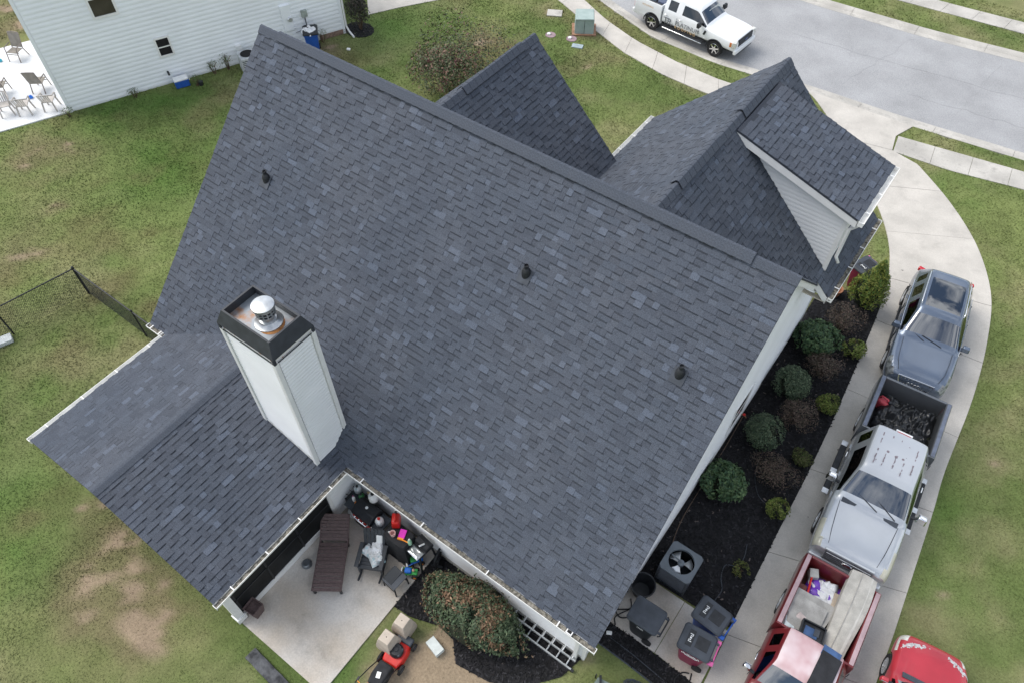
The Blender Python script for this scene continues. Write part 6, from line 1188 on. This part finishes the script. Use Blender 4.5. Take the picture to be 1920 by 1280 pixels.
jug('white round pump sprayer with black cap above black grill', -6.72, -6.02, 1.06, .13, .32); jug('white jug with red cap at the right end of gas grill', -6.24, -6.36, .82, .11, .30, capm='red_plastic'); jug('white sprayer bottle standing on concrete behind the lounger', -7.30, -6.40, .05, .13, .36); jug('dark green bottle on the corner shelf', -7.10, -6.12, .80, .08, .26, 'bottle_green'); jug('clear grey jug on the corner shelf near the porch wall', -7.32, -6.02, .80, .10, .30, 'bag_clear'); jug('small white spray bottle with pink nozzle on the corner shelf', -7.22, -6.28, .80, .045, .26, capm='pink_plastic'); jug('yellow capped bottle on the corner shelf', -7.08, -6.34, .80, .045, .2, 'orange', 'orange'); jug('mint green spray bottle between the two covered grills', -5.22, -6.35, .92, .055, .28, 'mint', 'white_plastic')
sh = thing('metal_shelf', 'black shelf cart in the corner by the porch wall', 'shelf', (-7.2, -6.18, .05)); 
for z in (.10, .42, .73): part('shelf_board', MB().box((0, 0, z), (.52, .42, .025)), 'black_metal', sh)
for (x, y) in ((-.25, -.2), (.25, -.2), (.25, .2), (-.25, .2)): part('upright', MB().bar((x, y, 0), (x, y, .78), .025), 'black_metal', sh)
for k in range(3): part('tool_handle', MB().tube([(-.30, -.12+.14*k, .84), (-.0, -.05+.1*k, .80)], .012, 6), 'black_plastic', sh)
hose('tan extension cord bundle on the wall above corner shelf', [(-7.0, -5.95, 1.0), (-6.85, -5.97, 1.1), (-6.75, -5.95, .95), (-6.9, -5.95, .85), (-7.02, -5.96, 1.0), (-6.86, -5.97, 1.14), (-6.7, -5.94, 1.05)], .02, mat('cord_tan', (.45, .34, .2), .7), 'cord', 'cord')
mg = thing('mug', 'pink and white mug on top of the covered grill', 'mug', (-5.68, -6.45, 1.03)); mb = MB(); mb.lathe([(.06, 0), (.075, .14), (.065, .14), (.05, .02), (0, .02)], 18); part('cup', mb, mat('mug_pink', (.7, .45, .42), .5), mg, smooth='angle'); part('handle', MB().tube([(-.07, -.0, .11), (-.12, -.03, .09), (-.11, -.03, .04), (-.065, 0, .03)], .012, 6), 'white_plastic', mg)
ds = thing('dustpan', 'magenta dustpan with orange handle on the covered grill', 'dustpan', (-5.50, -6.30, 1.035), .35); part('pan', MB().box((0, 0, .02), (.17, .24, .03), rx=.1), 'magenta', ds, bevel=.01); part('yellow_edge', MB().box((.0, -.14, .03), (.15, .05, .05)), 'orange', ds); part('handle', MB().tube([(.06, -.15, .04), (.20, -.18, .05), (.28, -.17, .05)], .016, 6), 'orange', ds)
pw = thing('pump_unit', 'small silver pump unit behind the rocking chair', 'pump', (-6.12, -6.58, .05), .4); part('housing', MB().box((0, 0, .35), (.26, .22, .5)), 'alu', pw, bevel=.04); part('motor', MB().lathe([(.08, -.12), (.08, .12)], 14, (0, -.02, .62), 'X'), 'grey_plastic', pw, smooth='angle'); part('wand', MB().tube([(-.12, .02, .5), (-.16, .02, .95)], .014, 6), 'alu', pw); part('grip', MB().box((-.15, .0, .62), (.05, .12, .06)), 'white_plastic', pw)
for k in range(2): part('knob', MB().lathe([(.03, .60), (.03, .66)], 10, (.04+.05*k, -.04, 0)), 'black_plastic', pw)
def toy(label, x, y, rz, m1, m2):
    t = thing('toy_tractor', label, 'toy', (x, y, .05), rz, 'toy tractors by the patio edge'); part('body', MB().box((.02, 0, .15), (.32, .16, .10)), m1, t, bevel=.02); part('hood', MB().box((-.06, 0, .22), (.18, .15, .09)), m2, t, bevel=.03); part('loader', MB().box((-.25, 0, .07), (.05, .24, .10)), 'alu', t, bevel=.01); part('driver', MB().lathe([(.03, .24), (.035, .30), (.0, .34)], 10, (.08, 0, 0)), mat('skin_plastic', (.6, .4, .25), .5), t)
    for (xx, yy, r) in ((-.14, .10, .055), (-.14, -.10, .055), (.12, .11, .085), (.12, -.11, .085)): mb = MB(); mb.lathe([(r*.3, -.025), (r, -.025), (r, .025), (r*.3, .025)], 14, (0, 0, 0), 'Y'); w_ = part('wheel', mb, 'rubber', t, smooth='angle', loc=(xx, yy, r)); mb = MB(); mb.lathe([(r*.5, -.03), (r*.5, .03)], 10, (0, 0, 0), 'Y'); part('hubcap', mb, 'orange', w_)
    part('loader_arm', MB().bar((-.22, .09, .10), (.02, .09, .2), .02).bar((-.22, -.09, .10), (.02, -.09, .2), .02), m1, t)
toy('blue and green toy tractor nearer the side table', -4.98, -6.72, .5, 'green_toy', 'blue_toy'); toy('blue and green toy tractor under the charcoal grill', -5.08, -6.40, .9, 'blue_toy', 'green_toy')
fn_ = thing('floor_fan', 'black folded floor fan behind charcoal grill by the wall', 'fan', (-4.62, -6.05, .05), .3); mb = MB(); mb.tube([(0, .22*math.cos(a), .32+.22*math.sin(a)) for a in np.linspace(0, 2*PI, 17)], .03, 6, caps=False); part('fan_ring', mb, 'black_plastic', fn_)
for k in range(5): a = 2*PI*k/5; part('fan_blade', MB().bar((0, 0, .32), (.02, .2*math.cos(a), .32+.2*math.sin(a)), .08, .01), 'black_plastic', fn_)
for s in (-1, 1): part('foot', MB().bar((-.15, s*.15, .02), (.15, s*.12, .02), .05, .04), 'black_plastic', fn_); part('stand', MB().bar((0, s*.2, .02), (0, s*.22, .32), .03), 'black_plastic', fn_)
pl = thing('planter', 'tall square black planter at the porch post', 'planter', (-7.42, -9.72, .05), .1); mb = MB(); f = lambda w_, z: [(-w_, -w_, z), (w_, -w_, z), (w_, w_, z), (-w_, w_, z)]; mb.loft([f(.12, 0), f(.18, .45), f(.155, .45), f(.15, .40)], caps=False); mb.add(f(.15, .33), [(0, 1, 2, 3)]); part('pot', mb, 'wicker', pl); part('soil', MB().box((0, 0, .30), (.28, .28, .02)), 'dark_int', pl)
bl_ = thing('pet_bowl', 'round grey metal bowl on patio near the porch screen', 'bowl', (-7.32, -8.12, .05)); mb = MB(); mb.lathe([(.14, 0), (.14, .03), (.11, .09), (.09, .11), (0, .11)], 22); part('bowl', mb, mat('bowl_grey', (.2, .22, .24), .3, metal=.6), bl_, smooth='angle')
tag(part('terracotta_pot', MB().lathe([(.14, 0), (.19, .28), (.21, .28), (.21, .33), (.17, .33), (.15, .05), (0, .05)], 20, (.12, 8.75, 0)), 'terracotta', smooth='angle'), 'terracotta pot below the garage gutter', 'pot'); tag(part('doormat', MB().box((.38, 10.05, .03), (.45, .35, .03), rz=.5), mat('mat_cream', (.65, .55, .38), .8)), 'cream stepping pad beside the maroon bin on grass', 'pad').name = 'stepping_pad'

# ------------------------------------------------------------------ neighbour's patio and side yard
def sling_chair(label, x, y, rz, g='sling chairs on the neighbour patio'):
    t = thing('patio_chair', label, 'chair', (x, y, .05), rz, g); part('seat', MB().box((.02, 0, .40), (.46, .48, .02), ry=-.05), 'sling', t); part('backrest', MB().box((-.31, 0, .72), (.03, .48, .60), ry=-.28), 'sling', t)
    for s in (-1, 1):
        part('front_leg', MB().tube([(.30, s*.27, 0), (.22, s*.26, .42), (.18, s*.28, .60), (-.22, s*.28, .62)], .022, 6), 'metal_brown', t, smooth=True); part('rear_leg', MB().tube([(-.36, s*.26, 0), (-.22, s*.25, .40), (-.40, s*.25, 1.02)], .022, 6), 'metal_brown', t, smooth=True)
    part('top_rail', MB().tube([(-.40, -.25, 1.02), (-.42, 0, 1.04), (-.40, .25, 1.02)], .02, 6), 'metal_brown', t); part('stretcher', MB().tube([(.2, -.25, .30), (.2, .25, .30)], .016, 6), 'metal_brown', t); return t
sling_chair('brown sling patio chair at the far patio edge', -34.15, .62, -1.1); sling_chair('brown sling patio chair closest to the neighbour wall', -31.3, -.10, 2.25); sling_chair('brown sling patio chair cut by the left picture edge', -32.35, -1.25, 2.35)
def resin_chair(label, x, y, rz):
    t = thing('plastic_chair', label, 'chair', (x, y, .05), rz, 'moulded plastic chairs on the neighbour patio'); part('seat', MB().box((0, 0, .42), (.44, .44, .03), ry=-.04), 'resin', t, bevel=.01)
    for (sx, sy) in ((1, 1), (1, -1), (-1, 1), (-1, -1)): part('leg', MB().bar((sx*.26, sy*.25, 0), (sx*.2, sy*.2, .42), .05, .04), 'resin', t)
    for k in range(6): a = -.9+1.8*k/5; part('back_slat', MB().bar((-.20-.02*math.cos(a), .22*math.sin(a), .43), (-.30-.05*math.cos(a), .26*math.sin(a), .80), .035, .015), 'resin', t)
    part('back_rail', MB().tube([(.18, -.27, .62), (-.1, -.28, .66), (-.30, -.22, .78), (-.36, 0, .83), (-.30, .22, .78), (-.1, .28, .66), (.18, .27, .62)], .024, 6), 'resin', t, smooth=True)
    for s in (-1, 1): part('arm_post', MB().bar((.18, s*.25, .42), (.18, s*.27, .62), .04), 'resin', t)
    return t
mk('resin', (.42, .39, .36), .5, .1)
resin_chair('beige plastic armchair next to the neighbour wall corner', -29.75, -.62, 2.3); resin_chair('beige plastic armchair, middle of the three by the grass', -30.35, -1.40, 2.4); resin_chair('beige plastic armchair leftmost by the grass edge', -30.9, -1.9, -.5)
tag(part('door_mat', MB().box((-30.35, .75, .06), (.5, .8, .02), rz=1.15), mat('mat_brown', (.2, .14, .12), .9)), 'brown door mat on the white neighbour patio', 'mat')
for i, (x, y, lb) in enumerate(((-31.1, -.75, 'small blue toy lying between the patio chairs'), (-34.6, .0, 'small turquoise toy by the far patio chair'))): tag(part('toy', MB().lathe([(.07, 0), (.09, .06), (.04, .13), (0, .14)], 12, (x, y, .05)), 'blue_toy' if i == 0 else mat('turq', (.05, .45, .55), .4), smooth='angle'), lb, 'toy')
p = nw(4.55, 0, .42); cl = thing('cooler', 'blue and white cooler against the neighbour siding', 'cooler', (p.x, p.y, 0), math.atan2(E_.y, E_.x)); part('chest', MB().box((0, 0, .17), (.58, .34, .32), taper=1.05), 'blue_plastic', cl, bevel=.03); part('lid', MB().box((0, 0, .36), (.60, .36, .07)), 'white_plastic', cl, bevel=.02); part('handle', MB().tube([(.31, -.1, .25), (.36, 0, .25), (.31, .1, .25)], .015, 6), 'white_plastic', cl)
p = nw(5.25, 0, .75); tag(part('pot', MB().lathe([(.08, 0), (.11, .18), (.0, .19)], 12, (p.x, p.y, 0)), 'black_plastic', smooth='angle'), 'small dark pot in weeds right of cooler', 'pot')
p = nw(7.45, 0, .75); na = thing('air_conditioner', 'neighbour air conditioner half hidden by the left roof edge', 'air conditioner', (p.x, p.y, .0), math.atan2(E_.y, E_.x)); part('cabinet', MB().box((0, 0, .42), (.74, .74, .76)), mat('ac_light', (.45, .47, .48), .6), na, bevel=.03); mb = MB(); mb.lathe([(.28, .801), (.28, .815), (.0, .815)], 24); part('fan_opening', mb, 'dark_int', na); 
for k in range(8): part('louvre', MB().box((0, -.375, .12+k*.08), (.66, .012, .03)), 'grey_plastic', na)
# utility boxes in the front yard
ut = thing('transformer_box', 'pale green utility transformer box beside the sidewalk', 'utility box', (-15.35, 17.35, 0), math.radians(33)); mb = MB(); mb.box((0, 0, .36), (.86, .80, .72)); part('cabinet', mb, 'utility_green', ut, bevel=.02); part('lid', MB().extr([(-.43, .72), (.43, .72), (.40, .80), (-.40, .78)], 'Y', -.45, .45), 'utility_green', ut, bevel=.015); part('door_seam', MB().box((.0, -.402, .36), (.015, .01, .66)), 'dark_int', ut); part('pad', MB().box((0, 0, .02), (1.1, 1.0, .08)), mat('pad_rusty', (.3, .17, .11), .9, .2), ut)
tag(part('utility_lid', MB().box((-17.25, 17.75, .02), (.7, .55, .05), rz=.5), 'concrete_old'), 'grey concrete utility lid sunk in front grass', 'lid')
for (x, y, lb) in ((-16.35, 16.1, 'grey manhole ring with white plug left of pair'), (-15.4, 16.4, 'round reddish cleanout with white plug right of pair')):
    t = thing('cleanout_cap', lb, 'cover', (x, y, 0), 0, 'round covers in the front lawn'); part('ring', MB().lathe([(.24, 0), (.24, .03), (0, .03)], 18), mat('ring_mauve', (.28, .2, .22), .8), t); part('plug', MB().lathe([(.08, .03), (.08, .08), (0, .09)], 12, (-.08, -.02, 0)), 'white_plastic', t)
tag(part('meter_lid', MB().box((-14.85, 16.05, .02), (.5, .3, .05), rz=.35), mat('lid_blue', (.33, .40, .43), .6), bevel=.01), 'pale blue rectangular water meter lid in front lawn', 'lid')
p = nw(12.5, 0, .9); tag(part('splash_block', MB().box((p.x+.1, p.y-.9, .04), (.16, .12, .08), rz=.4), 'white_plastic', bevel=.02), 'small white lump on grass near the recycling bin', 'litter').name = 'litter'
